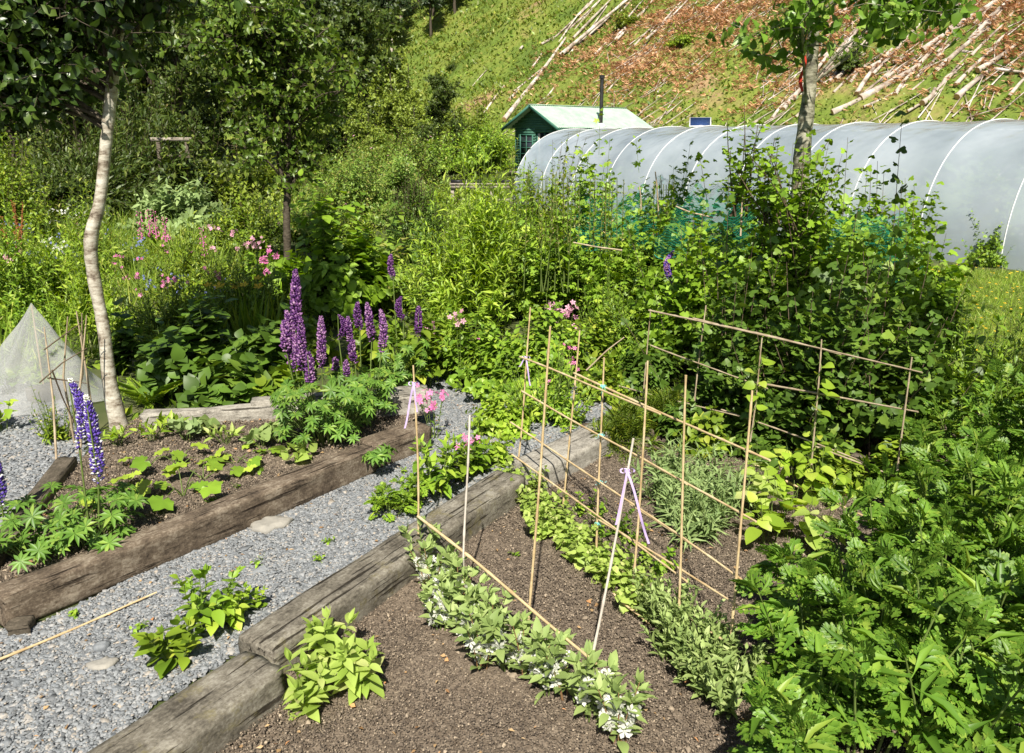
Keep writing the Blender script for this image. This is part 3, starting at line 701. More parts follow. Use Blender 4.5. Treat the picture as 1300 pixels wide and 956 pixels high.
tie(lerp_px(0, b6, t6, 553), [(-.03, -.01), (.03, -.02)], 'middle blue twine tie on the middle frame', 'twine', 'twine_tie', .014)
tie(lerp_px(0, b6, t6, 612), [(-.02, -.01), (.04, .01)], 'third blue twine tie on the middle frame', 'twine', 'twine_tie', .014)
tie(lerp_px(0, b6, t6, 664), [(-.03, -.01), (.03, -.02)], 'lowest blue twine tie on the middle frame', 'twine', 'twine_tie', .014)

# ------------------------------------------------------------------ polytunnel
T0 = np.array([0.0, 28.0]); TT = np.array([.552, -.834]); TW, TH = 2.78, 2.64
def tun(a, th, k=1.0):
    "a along the tunnel, th 0..pi over the hoop"
    c, s = math.cos(th), math.sin(th)
    off = TW - TW * k * np.sign(c) * abs(c) ** .92
    z = (TH + a * .004) * k * s ** .86 if s > 0 else 0
    q = T0 + TT * a + HN * off
    return [q[0], q[1], z]
def filmmat():
    m, nt, nd, lk = nodes('polythene_film')
    tc = nd.new('ShaderNodeTexCoord'); nz = nd.new('ShaderNodeTexNoise'); nz.inputs['Scale'].default_value = .55; nz.inputs['Detail'].default_value = 9; lk.new(tc.outputs['Object'], nz.inputs['Vector'])
    rp = ramp_node(nd, [(.32, (.42, .50, .57)), (.5, (.58, .67, .75)), (.7, (.74, .83, .92))]); lk.new(nz.outputs[0], rp.inputs[0])
    df = nd.new('ShaderNodeBsdfDiffuse'); lk.new(rp.outputs[0], df.inputs[0])
    tl = nd.new('ShaderNodeBsdfTranslucent'); lk.new(rp.outputs[0], tl.inputs[0])
    tp = nd.new('ShaderNodeBsdfTransparent'); tp.inputs[0].default_value = (.93, .95, .96, 1)
    gl = nd.new('ShaderNodeBsdfGlossy'); gl.inputs['Roughness'].default_value = .22
    m1 = nd.new('ShaderNodeMixShader'); m1.inputs[0].default_value = .25; lk.new(df.outputs[0], m1.inputs[1]); lk.new(tl.outputs[0], m1.inputs[2])
    m2 = nd.new('ShaderNodeMixShader'); m2.inputs[0].default_value = .44; lk.new(m1.outputs[0], m2.inputs[1]); lk.new(tp.outputs[0], m2.inputs[2])
    m3 = nd.new('ShaderNodeMixShader'); fr_ = nd.new('ShaderNodeFresnel'); fr_.inputs[0].default_value = 1.5
    b = nd.new('ShaderNodeBump'); b.inputs['Strength'].default_value = .5; b.inputs['Distance'].default_value = .35; n2 = nd.new('ShaderNodeTexNoise'); n2.inputs['Scale'].default_value = 1.3; lk.new(tc.outputs['Object'], n2.inputs['Vector']); lk.new(n2.outputs[0], b.inputs['Height'])
    lk.new(b.outputs[0], gl.inputs['Normal']); lk.new(b.outputs[0], fr_.inputs['Normal'])
    ma = nd.new('ShaderNodeMath'); ma.operation = 'MULTIPLY_ADD'; ma.inputs[1].default_value = .75; ma.inputs[2].default_value = .08; ma.use_clamp = True; lk.new(fr_.outputs[0], ma.inputs[0])
    lk.new(ma.outputs[0], m3.inputs[0]); lk.new(m2.outputs[0], m3.inputs[1]); lk.new(gl.outputs[0], m3.inputs[2])
    o = nd.new('ShaderNodeOutputMaterial'); lk.new(m3.outputs[0], o.inputs[0]); return m
M['film'] = filmmat()
M['hoop'] = plain('white_hoop', (.72, .73, .73), rough=.4)
tl_ = thing('polytunnel', 'long hooped polythene tunnel across the right background', 'polytunnel')
NH = 15; SPC = 1.62
V = []; sub = 8; thn = 40
rows = (NH - 1) * sub + 1
for i in range(rows):
    a = i * SPC / sub; q = (i % sub) / sub
    sag = 1 - .016 * math.sin(math.pi * q) ** 1.0
    for j in range(thn + 1):
        th = math.pi * j / thn; V.append(tun(a, th, 1 - (1 - sag) * math.sin(th) ** .5 if 0 < j < thn else 1))
F = [[i * (thn + 1) + j, (i + 1) * (thn + 1) + j, (i + 1) * (thn + 1) + j + 1, i * (thn + 1) + j + 1] for i in range(rows - 1) for j in range(thn)]
link('film_cover', make_mesh('film', [(np.array(V), np.array(F))], M['film'], True), tl_)
for i in range(NH):
    pts = [tun(i * SPC, math.pi * j / 36, 1.001) for j in range(37)]
    link('hoop', make_mesh('hoop', tube(pts, .010, 7), M['hoop'], True), tl_)
ev = [tun(-.01, math.pi * j / thn) for j in range(thn + 1)] + [[(T0 + HN * TW)[0], (T0 + HN * TW)[1], .0]]
link('end_panel', make_mesh('end', [(np.array(ev), np.array([[j, j + 1, thn + 1] for j in range(thn)]))], M['film'], True), tl_)
pts = [list(T0 + TT * a + HN * TW) + [TH - .16] for a in (0, NH * SPC - SPC)]
link('ridge_pole', make_mesh('ridge', tube(pts, .018, 6), M['hoop'], True), tl_)
# ground sheet edge where film is buried
# ------------------------------------------------------------------ summer house
HL = np.array([.76, .65]); HG = np.array([.65, -.76])
fc = PY(707, 161, 35.2); fc2 = fc[:2]
eave = 1.95; ridge_h = 2.88; base = fc[2] - eave; LW, GW = 6.3, 3.5; ov = .28
M['hutgreen'] = woodmat('green_boards', (.04, .11, .08), (.06, .16, .11), (.08, .19, .14), bump=.2)
M['hutbrown'] = woodmat('brown_boards', (.10, .045, .025), (.17, .085, .05), (.24, .13, .08), bump=.3)
M['roof'] = noisemat('pale_green_roof_sheet', [(.3, (.27, .39, .30)), (.7, (.42, .55, .44))], scale=2.5, bump=.1, rough=.45, spec=.4)
M['trim'] = plain('green_trim', (.05, .15, .11), rough=.5)
M['glass'] = noisemat('dark_window_glass', [(.3, (.01, .012, .014)), (.7, (.03, .035, .04))], scale=2, bump=0, rough=.08, spec=.8)
M['pale'] = plain('pale_curtain', (.55, .50, .40))
M['stack'] = noisemat('black_flue', [(.3, (.012, .012, .013)), (.7, (.035, .035, .035))], scale=5, bump=0, rough=.35, spec=.5)
M['brick'] = noisemat('pier_blocks', [(.3, (.25, .22, .19)), (.7, (.42, .38, .33))], scale=6, bump=.4)
# local frame: x along the side (away), y across from the near side to the far-left side, z up
hut = thing('summer_house', 'small green wooden summer house with pale metal roof beyond the tunnel', 'summer house', (fc2[0], fc2[1], base), math.atan2(HL[1], HL[0]))
def hp(name, bits, mat, parent=None, smooth=False):
    return link(name, make_mesh(name, bits, mat, smooth), parent or hut)
def boards(x0, x1, y0, y1, z0, z1, axis, st=.12, t=.02):
    bits = []; z = z0
    while z < z1 - .01:
        zt = min(z + st, z1)
        if axis == 'x': b = box(x0, x1, y0, y1, z, zt); 
        else: b = box(x0, x1, y0, y1, z, zt)
        V_, F_b = b; V_ = V_.copy()
        low = V_[:, 2] < z + 1e-6
        if axis == 'x': V_[low & (V_[:, 1] < (y0 + y1) / 2), 1] -= t
        else: V_[low & (V_[:, 0] < (x0 + x1) / 2), 0] -= t
        V_[~low & (V_[:, 2] > zt - 1e-6), 2] -= .004
        bits.append((V_, F_b)); z += st
    return bits
GY = GW
wx = ov; gx = .42            # porch depth at the front
hp('wall', boards(gx + .02, LW - ov, ov, ov + .06, 0, eave - .02, 'x'), M['hutbrown'])
hp('wall', [box(gx, LW - ov, GY - ov - .06, GY - ov, 0, eave - .02)], M['hutgreen'])
hp('wall', [box(LW - ov - .06, LW - ov, ov + .07, GY - ov - .07, 0, eave - .02)], M['hutgreen'])
front = boards(gx, gx + .05, ov + 1.55, GY - ov - .07, 0, eave, 'y') + boards(gx, gx + .05, ov + .07, ov + .35, 0, eave, 'y')
front += boards(gx, gx + .05, ov + .36, ov + 1.54, 1.72, eave, 'y')
hp('wall', front, M['hutgreen'])
# gable triangle
n_ = 8; tri = []
for i in range(n_):
    za = eave + (ridge_h - .1 - eave) * i / n_; zb = eave + (ridge_h - .1 - eave) * (i + 1) / n_; hw = (GY / 2 - ov + .2) * (1 - i / n_)
    V_, Fb = box(gx - .012 - .01 * (i % 2), gx + .05, GY / 2 - hw, GY / 2 + hw, za, zb - .004); tri.append((V_, Fb))
hp('gable', tri, M['hutgreen'])
wf = hp('window', [box(gx - .05, gx - .021, 1.95, 2.02, .45, 1.66), box(gx - .05, gx - .021, 2.78, 2.85, .45, 1.66), box(gx - .05, gx - .021, 2.02, 2.78, .45, .52), box(gx - .05, gx - .021, 2.02, 2.78, 1.6, 1.66),
                    box(gx - .047, gx - .021, 2.38, 2.42, .52, 1.6)] + [box(gx - .045, gx - .021, 2.02, 2.78, z, z + .03) for z in (.78, 1.05, 1.32)], M['trim'])
hp('pane', [box(gx - .0215, gx - .0205, 2.02, 2.78, .52, 1.6)], M['glass'], wf)
dr = hp('door', [box(gx + .01, gx + .05, ov + .42, ov + .5, 0, 1.7), box(gx + .01, gx + .05, ov + 1.40, ov + 1.48, 0, 1.7), box(gx + .01, gx + .05, ov + .5, ov + 1.4, 0, .5), box(gx + .01, gx + .05, ov + .92, ov + .98, .5, 1.7)], M['trim'])
hp('pane', [box(gx + .03, gx + .034, ov + .5, ov + 1.4, .5, 1.7)], M['glass'], dr)
hp('curtain', [box(gx + .012, gx + .02, ov + 1.25, ov + 1.39, .55, 1.68)], M['pale'])
hp('porch_floor', [box(.08, gx - .03, ov, GY - ov, -.12, 0)], M['wood'])
hp('foundation', [box(gx, LW - ov, ov + .04, GY - ov - .04, -1.1, -.005)], M['brick'])
# corrugated roof slopes
for side in (0, 1):
    k = 150; xs_ = np.linspace(-.05, LW, k); z_w = .014 * np.sin(xs_ * 2 * math.pi / .13)
    y0, y1 = (-.12, GY / 2) if side == 0 else (GY + .12, GY / 2)
    zz0 = eave - .06; m_ = 3; V_ = []
    for t in np.linspace(0, 1, m_):
        for x, zw in zip(xs_, z_w): V_.append([x, y0 + (y1 - y0) * t, zz0 + (ridge_h - zz0) * t + zw + .03])
    i = np.arange(m_ - 1)[:, None] * k + np.arange(k - 1)[None]; Fq = np.stack([i, i + 1, i + k + 1, i + k], -1).reshape(-1, 4)
    V2 = np.array(V_); V3 = V2 - [0, 0, .012]
    hp('roof', [(V2, Fq), (V3, Fq[:, ::-1])], M['roof'])
for side in (0, 1):
    y0, y1 = (-.12, GY / 2) if side == 0 else (GY + .12, GY / 2); s_ = 1 if side == 0 else -1
    a_ = np.array([[-.07, y0, eave - .18], [-.07, y1, ridge_h - .10], [-.07, y1, ridge_h + .03], [-.07, y0, eave - .03]]); b__ = a_ + [.03, 0, 0]
    hp('bargeboard', [(np.concatenate([a_, b__]), np.array([[0, 1, 2, 3], [7, 6, 5, 4], [0, 4, 5, 1], [3, 2, 6, 7], [0, 3, 7, 4], [1, 5, 6, 2]]))], M['trim'])
hp('fascia', [box(-.03, LW, -.10, -.07, eave - .16, eave - .05)], M['trim'])
hp('ridge_cap', [box(-.05, LW, GY / 2 - .08, GY / 2 + .08, ridge_h + .03, ridge_h + .055)], M['roof'])
# flue
fl = PY(763, 150, 37.2) - np.array([fc2[0], fc2[1], base]); c_, s_ = HL
fx, fy = fl[0] * HL[0] + fl[1] * HL[1], fl[0] * -HL[1] + fl[1] * HL[0]
fz = eave + (ridge_h - eave) * min(fy, GY - fy) / (GY / 2)
flue = hp('chimney_flue', tube([[fx, fy, fz - .1], [fx, fy, fz + 2.05]], .085, 14), M['stack'], None, True)
hp('flue_cap', tube([[fx, fy, fz + 2.02], [fx, fy, fz + 2.16]], .125, 14), M['stack'], flue, True)
hp('flashing', tube([[fx, fy, fz - .05], [fx, fy, fz + .10]], [.24, .11], 12), M['hoop'], flue, True)

# ------------------------------------------------------------------ potting bench, solar panel, small things behind
bl = P(570, 232, .85); bx = -2.05; by = 26.2
bench = thing('potting_bench', 'long weathered timber potting bench left of the tunnel end', 'bench', (bx, by, 0), R(-2))
link('bench_top', make_mesh('t', [box(0, 2.15, j * .17, j * .17 + .15, .84, .90) for j in range(4)], M['wood']), bench)
link('apron', make_mesh('t', [box(.05, 2.1, .02, .06, .72, .838)], M['wood']), bench)
for x in (.06, 1.05, 1.35, 1.98):
    for y in (.07, .55): link('leg', make_mesh('t', [box(x, x + .1, y, y + .09, 0, .836)], M['wood']), bench)
link('cross_rail', make_mesh('t', [box(.16, 1.97, .09, .13, .3, .4)], M['wood']), bench)
ordn = ['first', 'second', 'third', 'fourth', 'fifth', 'sixth', 'seventh', 'eighth', 'ninth', 'tenth', 'eleventh', 'twelfth', 'thirteenth', 'fourteenth', 'fifteenth', 'sixteenth', 'seventeenth', 'eighteenth', 'nineteenth', 'twentieth', 'twenty-first', 'twenty-second', 'twenty-third', 'twenty-fourth', 'twenty-fifth', 'twenty-sixth', 'twenty-seventh', 'twenty-eighth', 'twenty-ninth', 'thirtieth']
ordn += ['thirty-' + q for q in ordn[:9]] + ['fortieth'] + ['forty-' + q for q in ordn[:9]] + ['fiftieth'] + ['fifty-' + q for q in ordn[:9]] + ['sixtieth'] + ['sixty-' + q for q in ordn[:9]]
rs = np.random.RandomState(44)
for i in range(4):
    tr_ = thing('seed_tray', f'{ordn[i]} black tray of seedlings from the left on the potting bench', 'seed tray', (bx + .06 + i * .53, by + .12, .902), 0, 'seed trays on the bench')
    link('tray', make_mesh('t', [box(0, .48, 0, .02, 0, .09), box(0, .48, .30, .32, 0, .09), box(0, .02, .02, .3, 0, .09), box(.46, .48, .02, .3, 0, .09), box(.02, .46, .02, .3, 0, .01), box(.02, .46, .02, .3, .011, .075)], F_['black']), tr_)
    n = 40; p0 = np.stack([rs.uniform(.04, .44, n), rs.uniform(.04, .28, n), np.full(n, .075)], 1); p2 = p0 + np.stack([rs.randn(n) * .03, rs.randn(n) * .03, rs.uniform(.04, .13, n)], 1)
    link('seedlings', make_mesh('t', [foliage(rs, p0, (p0 + p2) / 2, p2, 5, L_RH, .05)], G['farlight']), tr_)
sp = PY(901, 154, 24.2)
pan = thing('solar_panel', 'small dark blue solar panel on a pole behind the tunnel roof', 'solar panel', (sp[0], sp[1] + 1.2, 0), R(-12))
M['solar'] = noisemat('solar_cells', [(.3, (.015, .03, .09)), (.7, (.03, .06, .16))], scale=20, bump=0, rough=.2, spec=.6)
V_, Fb = box(-.33, .33, -.02, .0, 0, .5); c_, s_ = math.cos(R(48)), math.sin(R(48))
tilt = lambda V: np.stack([V[:, 0], V[:, 1] * s_ + V[:, 2] * s_ , V[:, 2] * c_ * .62 - V[:, 1] * c_], 1) 
zz = sp[2] - .12
link('panel_frame', make_mesh('t', [(np.stack([V_[:, 0], V_[:, 2] * .8, V_[:, 2] * .55 + V_[:, 1] + zz], 1), Fb)], M['hoop']), pan)
V_, Fb = box(-.30, .30, .001, .004, .03, .47)
link('solar_cells', make_mesh('t', [(np.stack([V_[:, 0], V_[:, 2] * .8, V_[:, 2] * .55 + V_[:, 1] + zz], 1), Fb)], M['solar']), pan)
link('pole', make_mesh('t', tube([[0, .25, 0], [0, .25, zz + .1]], .03, 8), M['wood'], True), pan)
link('bracket', make_mesh('t', [box(-.2, .34, .3, .36, zz - .12, zz + .12)], M['wood']), pan)
# pergola / old wooden frame far left
pg = P(215, 262, 0); pgy = 24.0; pgx = PY(200, 200, pgy)[0]
per = thing('wooden_arch', 'old weathered wooden arch half hidden in the left shrubs', 'arch', (pgx, pgy, 0), R(8))
for x in (0.0, .80): link('post', make_mesh('t', [box(x, x + .10, 0, .09, 0, 2.22)], M['darkwood']), per)
link('lintel', make_mesh('t', [box(-.15, 1.0, -.02, .10, 2.225, 2.33)], M['wood']), per)
link('crossbar', make_mesh('t', [box(.10, .80, .02, .07, 1.75, 1.83)], M['darkwood']), per)
tb = PY(381, 240, 22)
tub = thing('blue_water_butt', 'small blue plastic butt peeping between shrubs right of the small tree', 'water butt', (tb[0], tb[1], 0), sc=.5)
th = np.linspace(0, 1, 9)
link('barrel', make_mesh('t', tube([[0, 0, z] for z in (0, .1, .3, .62, .70, .72)], [.14, .16, .18, .17, .15, .16], 18), plain('blue_plastic', (.06, .2, .5), rough=.35), True), tub)
link('lid', make_mesh('t', tube([[0, 0, .725], [0, 0, .75]], .17, 18), plain('pale_blue_plastic', (.2, .35, .6), rough=.35), True), tub)
for i, (u, v, y, h) in enumerate(((295, 258, 20.5, .45), (320, 258, 20, .45))):
    q = P(u, v + 16, 0)
    o = link('fence_peg', make_mesh('p', tube([[0, 0, 0], [.01, 0, .5], [.0, 0, .52]], [.035, .03, .01], 7), M['sleeper_grey'], True), None, q)
    tag(o, ['short grey peg left of the small tree', 'taller grey peg close to the small tree trunk'][i], 'peg', 'pegs by the far path')

# ------------------------------------------------------------------ nets
def netmat(name, c, cell, fill, diffuse_fill):
    m, nt, nd, lk = nodes(name)
    uv = nd.new('ShaderNodeUVMap'); sx = nd.new('ShaderNodeSeparateXYZ'); lk.new(uv.outputs[0], sx.inputs[0])
    outs = []
    for k in (0, 1):
        mu = nd.new('ShaderNodeMath'); mu.operation = 'MULTIPLY'; mu.inputs[1].default_value = 1 / cell; lk.new(sx.outputs[k], mu.inputs[0])
        f = nd.new('ShaderNodeMath'); f.operation = 'FRACT'; lk.new(mu.outputs[0], f.inputs[0])
        l = nd.new('ShaderNodeMath'); l.operation = 'LESS_THAN'; l.inputs[1].default_value = fill; lk.new(f.outputs[0], l.inputs[0]); outs.append(l)
    mx = nd.new('ShaderNodeMath'); mx.operation = 'MAXIMUM'; lk.new(outs[0].outputs[0], mx.inputs[0]); lk.new(outs[1].outputs[0], mx.inputs[1])
    mx2 = nd.new('ShaderNodeMath'); mx2.operation = 'MAXIMUM'; mx2.inputs[1].default_value = diffuse_fill; lk.new(mx.outputs[0], mx2.inputs[0])
    df = nd.new('ShaderNodeBsdfDiffuse'); df.inputs[0].default_value = (*c, 1); tl = nd.new('ShaderNodeBsdfTranslucent'); tl.inputs[0].default_value = (*c, 1)
    m0 = nd.new('ShaderNodeMixShader'); m0.inputs[0].default_value = .35; lk.new(df.outputs[0], m0.inputs[1]); lk.new(tl.outputs[0], m0.inputs[2])
    tp = nd.new('ShaderNodeBsdfTransparent'); m1 = nd.new('ShaderNodeMixShader'); lk.new(mx2.outputs[0], m1.inputs[0]); lk.new(tp.outputs[0], m1.inputs[1]); lk.new(m0.outputs[0], m1.inputs[2])
    o = nd.new('ShaderNodeOutputMaterial'); lk.new(m1.outputs[0], o.inputs[0]); return m
M['tealnet'] = netmat('teal_netting', (.03, .36, .25), .020, .08, .0)
M['whitenet'] = netmat('white_fleece_net', (.58, .59, .59), .008, .14, .30)
def netsheet(name, fn, nu, nv, su, sv, mat, label, cat, parent=None):
    V = [fn(i / nu, j / nv) for j in range(nv + 1) for i in range(nu + 1)]
    i = np.arange(nv)[:, None] * (nu + 1) + np.arange(nu)[None]; F = np.stack([i, i + 1, i + nu + 2, i + nu + 1], -1).reshape(-1, 4)
    me = make_mesh(name, [(np.array(V), F)], mat, True)
    uv = me.uv_layers.new(name='UVMap'); li = np.zeros(len(me.loops), np.int32); me.loops.foreach_get('vertex_index', li)
    U = np.stack([(li % (nu + 1)) / nu * su, (li // (nu + 1)) / nv * sv], 1); uv.data.foreach_set('uv', U.astype(np.float32).ravel())
    o = link(name, me, parent)
    if parent is None: tag(o, label, cat)
    return o
# white net tent at the left
ap = PY(40, 387, 6.9); tent = thing('net_tent', 'white fleece net pulled to a peak over canes at the left edge', 'net cover', (ap[0], ap[1], 0))
def tentf(s, t):
    # s around from left-back to right-front, t from apex down
    ang = R(-215 + 290 * s); rad = .84 * (t ** .85) * (1 + .12 * math.cos(ang * 4)) * (1.0 if math.cos(ang) > 0 else 1.25)
    x = rad * math.cos(ang) * .62; y = rad * math.sin(ang) * .62
    z = ap[2] * (1 - t ** .8) + .02 + .05 * math.sin(ang * 7 + t * 5) * t * (1 - t * .6)
    return [x * (1 + .05 * math.sin(t * 14 + ang * 3)), y, max(z, .02)]
netsheet('net_sheet', tentf, 60, 26, 5, 1.6, M['whitenet'], '', '', tent)
link('prop', make_mesh('t', tube([[0, 0, 0], [0, 0, ap[2] - .005]], .008, 6), M['cane'], True), tent)
# twig wigwam
wg = P(98, 575, .02); wz = thing('twig_wigwam', 'rough wigwam of thin brown twigs in the left gravel edge', 'plant support', tuple(wg))
def wp(u, v, y): return PY(u, v, wg[1] + y) - wg
rs = np.random.RandomState(8)
for (a, b, ya, yb) in (((73, 598), (56, 415), -.25, .1), ((100, 600), (86, 402), .2, .15), ((88, 560), (104, 398), .3, .1), ((122, 560), (97, 395), .1, .12), ((98, 548), (110, 400), -.1, .1)):
    B_ = wp(*a, ya); B_[2] = 0; link('twig', make_mesh('t', tube([B_, (B_ + wp(*b, yb)) / 2 + rs.randn(3) * .02, wp(*b, yb)], [.009, .008, .004], 6), M['oldcane'], True), wz)
for (a, b, ya, yb) in (((56, 444), (106, 408), .0, .05), ((50, 486), (110, 442), -.05, .05), ((66, 470), (96, 540), -.1, .1), ((60, 480), (112, 487), 0, .1)):
    link('twig', make_mesh('t', tube([wp(*a, ya), (wp(*a, ya) + wp(*b, yb)) / 2 + rs.randn(3) * .015, wp(*b, yb)], [.006, .005, .003], 6), M['twig'], True), wz)
# ------------------------------------------------------------------ felled logs on the hillside
M['log'] = noisemat('bleached_log', [(.36, (.17, .13, .10)), (.47, (.36, .30, .25)), (.62, (.58, .52, .46))], scale=1.4, bump=.5, bscale=9, rough=.8, dist=.05)
M['logend'] = noisemat('sawn_log_end', [(.3, (.48, .27, .12)), (.7, (.62, .40, .20))], scale=5, bump=.1)
rs = np.random.RandomState(3)
LOGS_L = [((640, 158), (718, 52), .17), ((711, 74), (806, -8), .17), ((755, 73), (787, 36), .10), ((819, 64), (872, 8), .10), ((687, 58), (745, 20), .12),
          ((700, 52), (752, 4), .09), ((728, 50), (779, -4), .12), ((736, 58), (772, 6), .09), ((748, 48), (800, -6), .14), ((718, 42), (762, 0), .09), ((722, 70), (750, 40), .08),
          ((614, 148), (640, 112), .09), ((647, 130), (660, 115), .12), ((676, 88), (688, 70), .10), ((695, 124), (703, 114), .09), ((727, 84), (744, 70), .06),
          ((652, 118), (700, 76), .06), ((770, 122), (800, 92), .07), ((840, 30), (868, 0), .08), ((660, 66), (664, 62), .12), ((600, 110), (618, 90), .06), ((805, 60), (830, 34), .07)]
LOGS_R = [((994, 141), (1060, 60), .16), ((1030, 110), (1108, 16), .16), ((1040, 100), (1112, 24), .12), ((1046, 92), (1090, 34), .12), ((1052, 106), (1100, 52), .13), ((980, 154), (1010, 120), .11),
          ((1056, 148), (1098, 128), .17), ((1092, 130), (1168, 88), .20), ((1160, 92), (1194, 56), .15), ((1104, 91), (1148, 61), .16), ((1171, 68), (1222, 30), .18), ((1205, 44), (1284, -6), .17),
          ((1188, 91), (1259, 33), .17), ((1214, 129), (1256, 96), .19), ((1212, 115), (1266, 61), .12), ((1124, 102), (1164, 74), .10), ((1096, 138), (1150, 110), .08), ((1170, 136), (1186, 118), .16),
          ((1222, 70), (1262, 68), .10), ((1058, 120), (1090, 90), .09), ((1230, 56), (1274, 12), .12), ((1132, 82), (1160, 66), .10), ((1240, 96), (1290, 60), .13), ((1150, 30), (1200, 0), .10),
          ((1262, 92), (1310, 98), .10), ((1070, 84), (1112, 46), .08), ((1196, 110), (1214, 96), .08), ((1280, 128), (1308, 96), .10), ((1118, 60), (1150, 24), .09), ((905, 18), (925, -4), .08), ((861, 20), (880, 6), .07), ((1010, 150), (1040, 118), .09)]
def log_obj(a, b, r, label, grp):
    A = hill_hit(*a); B = hill_hit(*b)
    if A is None or B is None: return
    r = r * (.80 if a[0] > 950 else .95) * rs.uniform(.75, 1.1)
    k = 9; t = np.linspace(0, 1, k); pts = A + (B - A) * t[:, None]
    # lie on the ground along the way (stay straight-ish)
    g = np.array([float(H(p[0], p[1])) for p in pts]); fit = np.polyfit(t, g, 1); pts[:, 2] = np.polyval(fit, t) + r * .9
    lift = max(0, float((g - pts[:, 2]).max()) - r * .2); pts[:, 2] += lift
    wob = rs.randn(3) * .05; pts = pts + np.sin(t * 3.1)[:, None] * wob
    bits = tube(pts - A, r * (1.1 - .55 * t), 9)
    bits = [(bits[0][0], bits[0][1], 0), (bits[1][0], bits[1][1], 1)]
    o = link('felled_log', make_mesh('log', bits, [M['log'], M['logend']], False), None, A); tag(o, label, 'log', grp)
szw = lambda a, b: 'long' if abs(b[0] - a[0]) > 48 else ('short' if abs(b[0] - a[0]) < 22 else 'middling')
LOGS_L.sort(key=lambda q: q[0][0] + q[1][0]); LOGS_R.sort(key=lambda q: q[0][0] + q[1][0])
for (x0, y0, x1, y1, n_, L_) in ((1000, 20, 1110, 140, 12, 60), (1060, 60, 1200, 150, 14, 55), (700, 0, 800, 60, 9, 60), (1180, 20, 1300, 130, 12, 50)):
    for k_ in range(n_):
        u_, v_ = rs.uniform(x0, x1), rs.uniform(y0, y1); l_ = L_ * rs.uniform(.6, 1.5); an_ = R(rs.uniform(33, 52) if x0 > 900 else rs.uniform(44, 56))
        (LOGS_R if x0 > 900 else LOGS_L).append(((u_, v_), (u_ + l_ * math.cos(an_), v_ - l_ * math.sin(an_)), rs.uniform(.06, .13)))
LOGS_L.sort(key=lambda q: q[0][0] + q[1][0]); LOGS_R.sort(key=lambda q: q[0][0] + q[1][0])
for i, (a, b, r) in enumerate(LOGS_L):
    log_obj(a, b, r, f'{szw(a, b)} bleached log on the slope above the summer house, {i + 1 if i >= len(ordn) else ordn[i]} from the left', 'logs above the summer house')
for i, (a, b, r) in enumerate(LOGS_R):
    log_obj(a, b, r, f'{szw(a, b)} bleached log on the slope above the polytunnel, {i + 1 if i >= len(ordn) else ordn[i]} from the left', 'logs above the polytunnel')

# ------------------------------------------------------------------ hillside cover
def hill_pts(rs, n, s0, s1, a0, a1):
    s = rs.uniform(s0, s1, n); a = rs.uniform(a0, a1, n)
    x = HN[0] * s + HT[0] * a; y = 28 + HN[1] * s + HT[1] * a
    d = np.hypot(x, y); keep = (y > 6) & (rs.rand(n) < np.clip((42 / d) ** 1.1, .25, 1)) & (np.abs(x / np.maximum(y, 1)) < .85)
    x, y = x[keep], y[keep]; d = d[keep]
    return np.stack([x, y, H(x, y)], 1), d
def tufts(rs, pts, T, size, lean=.5, wid=None, flat=0.0):
    n = len(pts); D = rdir(rs, n, .15, .9); D[:, 2] = np.abs(D[:, 2]) + (0 if flat else .25); 
    if flat: D[:, 2] *= (1 - flat)
    Nn = rdir(rs, n) ; Nn[:, 2] = np.abs(Nn[:, 2]) + .4
    return put(T, pts, D, Nn, size * rs.uniform(.6, 1.4, n), wid)
rs = np.random.RandomState(5)
def clear_edge(p):     # 1 on the cleared slope, 0 where the wood begins
    a = p[:, 0] * HT[0] + (p[:, 1] - 28) * HT[1]
    return a < 58 + 8 * (vn(p[:, 0], p[:, 1], 9) - .5)
p, d = hill_pts(rs, 230000, 9.5, 95, -50, 78)
u_n = fbm(p[:, 0], p[:, 1], 7, 3); lon = p[:, 0] * HT[0] + (p[:, 1] - 28) * HT[1]
orange = np.maximum(sst(fbm(p[:, 0] + 40, p[:, 1], 3.2, 3), .35, .47), .22) * sst(-lon, -34, -15) * sst(hs(p[:, 0], p[:, 1]), 14, 22)
limey = sst(lon, 3, 18) * .7 + sst(u_n, .42, .55) * .2
q = rs.rand(len(p))
mo = orange > q; ml = ~mo & (limey > rs.rand(len(p))); mb = ~mo & ~ml
sz = np.clip(d / 42, .8, 2.0)
tag(link('hillside_grass', make_mesh('g', [tufts(rs, p[ml], L_FL, .20 * sz[ml], wid=.7)], G['hillgrass'])), 'yellow green rough grass over the cleared hillside', 'grass', kind='stuff')
tag(link('bramble_cover', make_mesh('g', [tufts(rs, p[mb], L_FL, .20 * sz[mb], wid=1.0)], G['bracken'])), 'dark green bramble and bracken patches over the hillside', 'undergrowth', kind='stuff')
po = p[mo]; po = np.concatenate([po, po + rs.randn(*po.shape) * [.4, .4, .0], po + rs.randn(*po.shape) * [.4, .4, .0]]); po[:, 2] = H(po[:, 0], po[:, 1]) + .05
tag(link('brash', make_mesh('g', [tufts(rs, po, L_PINN, .30, flat=.2), tufts(rs, po, L_FL, .30, wid=.35, flat=.4)], G['brash'])), 'orange dead brash and needles left on the hillside', 'brash', kind='stuff')
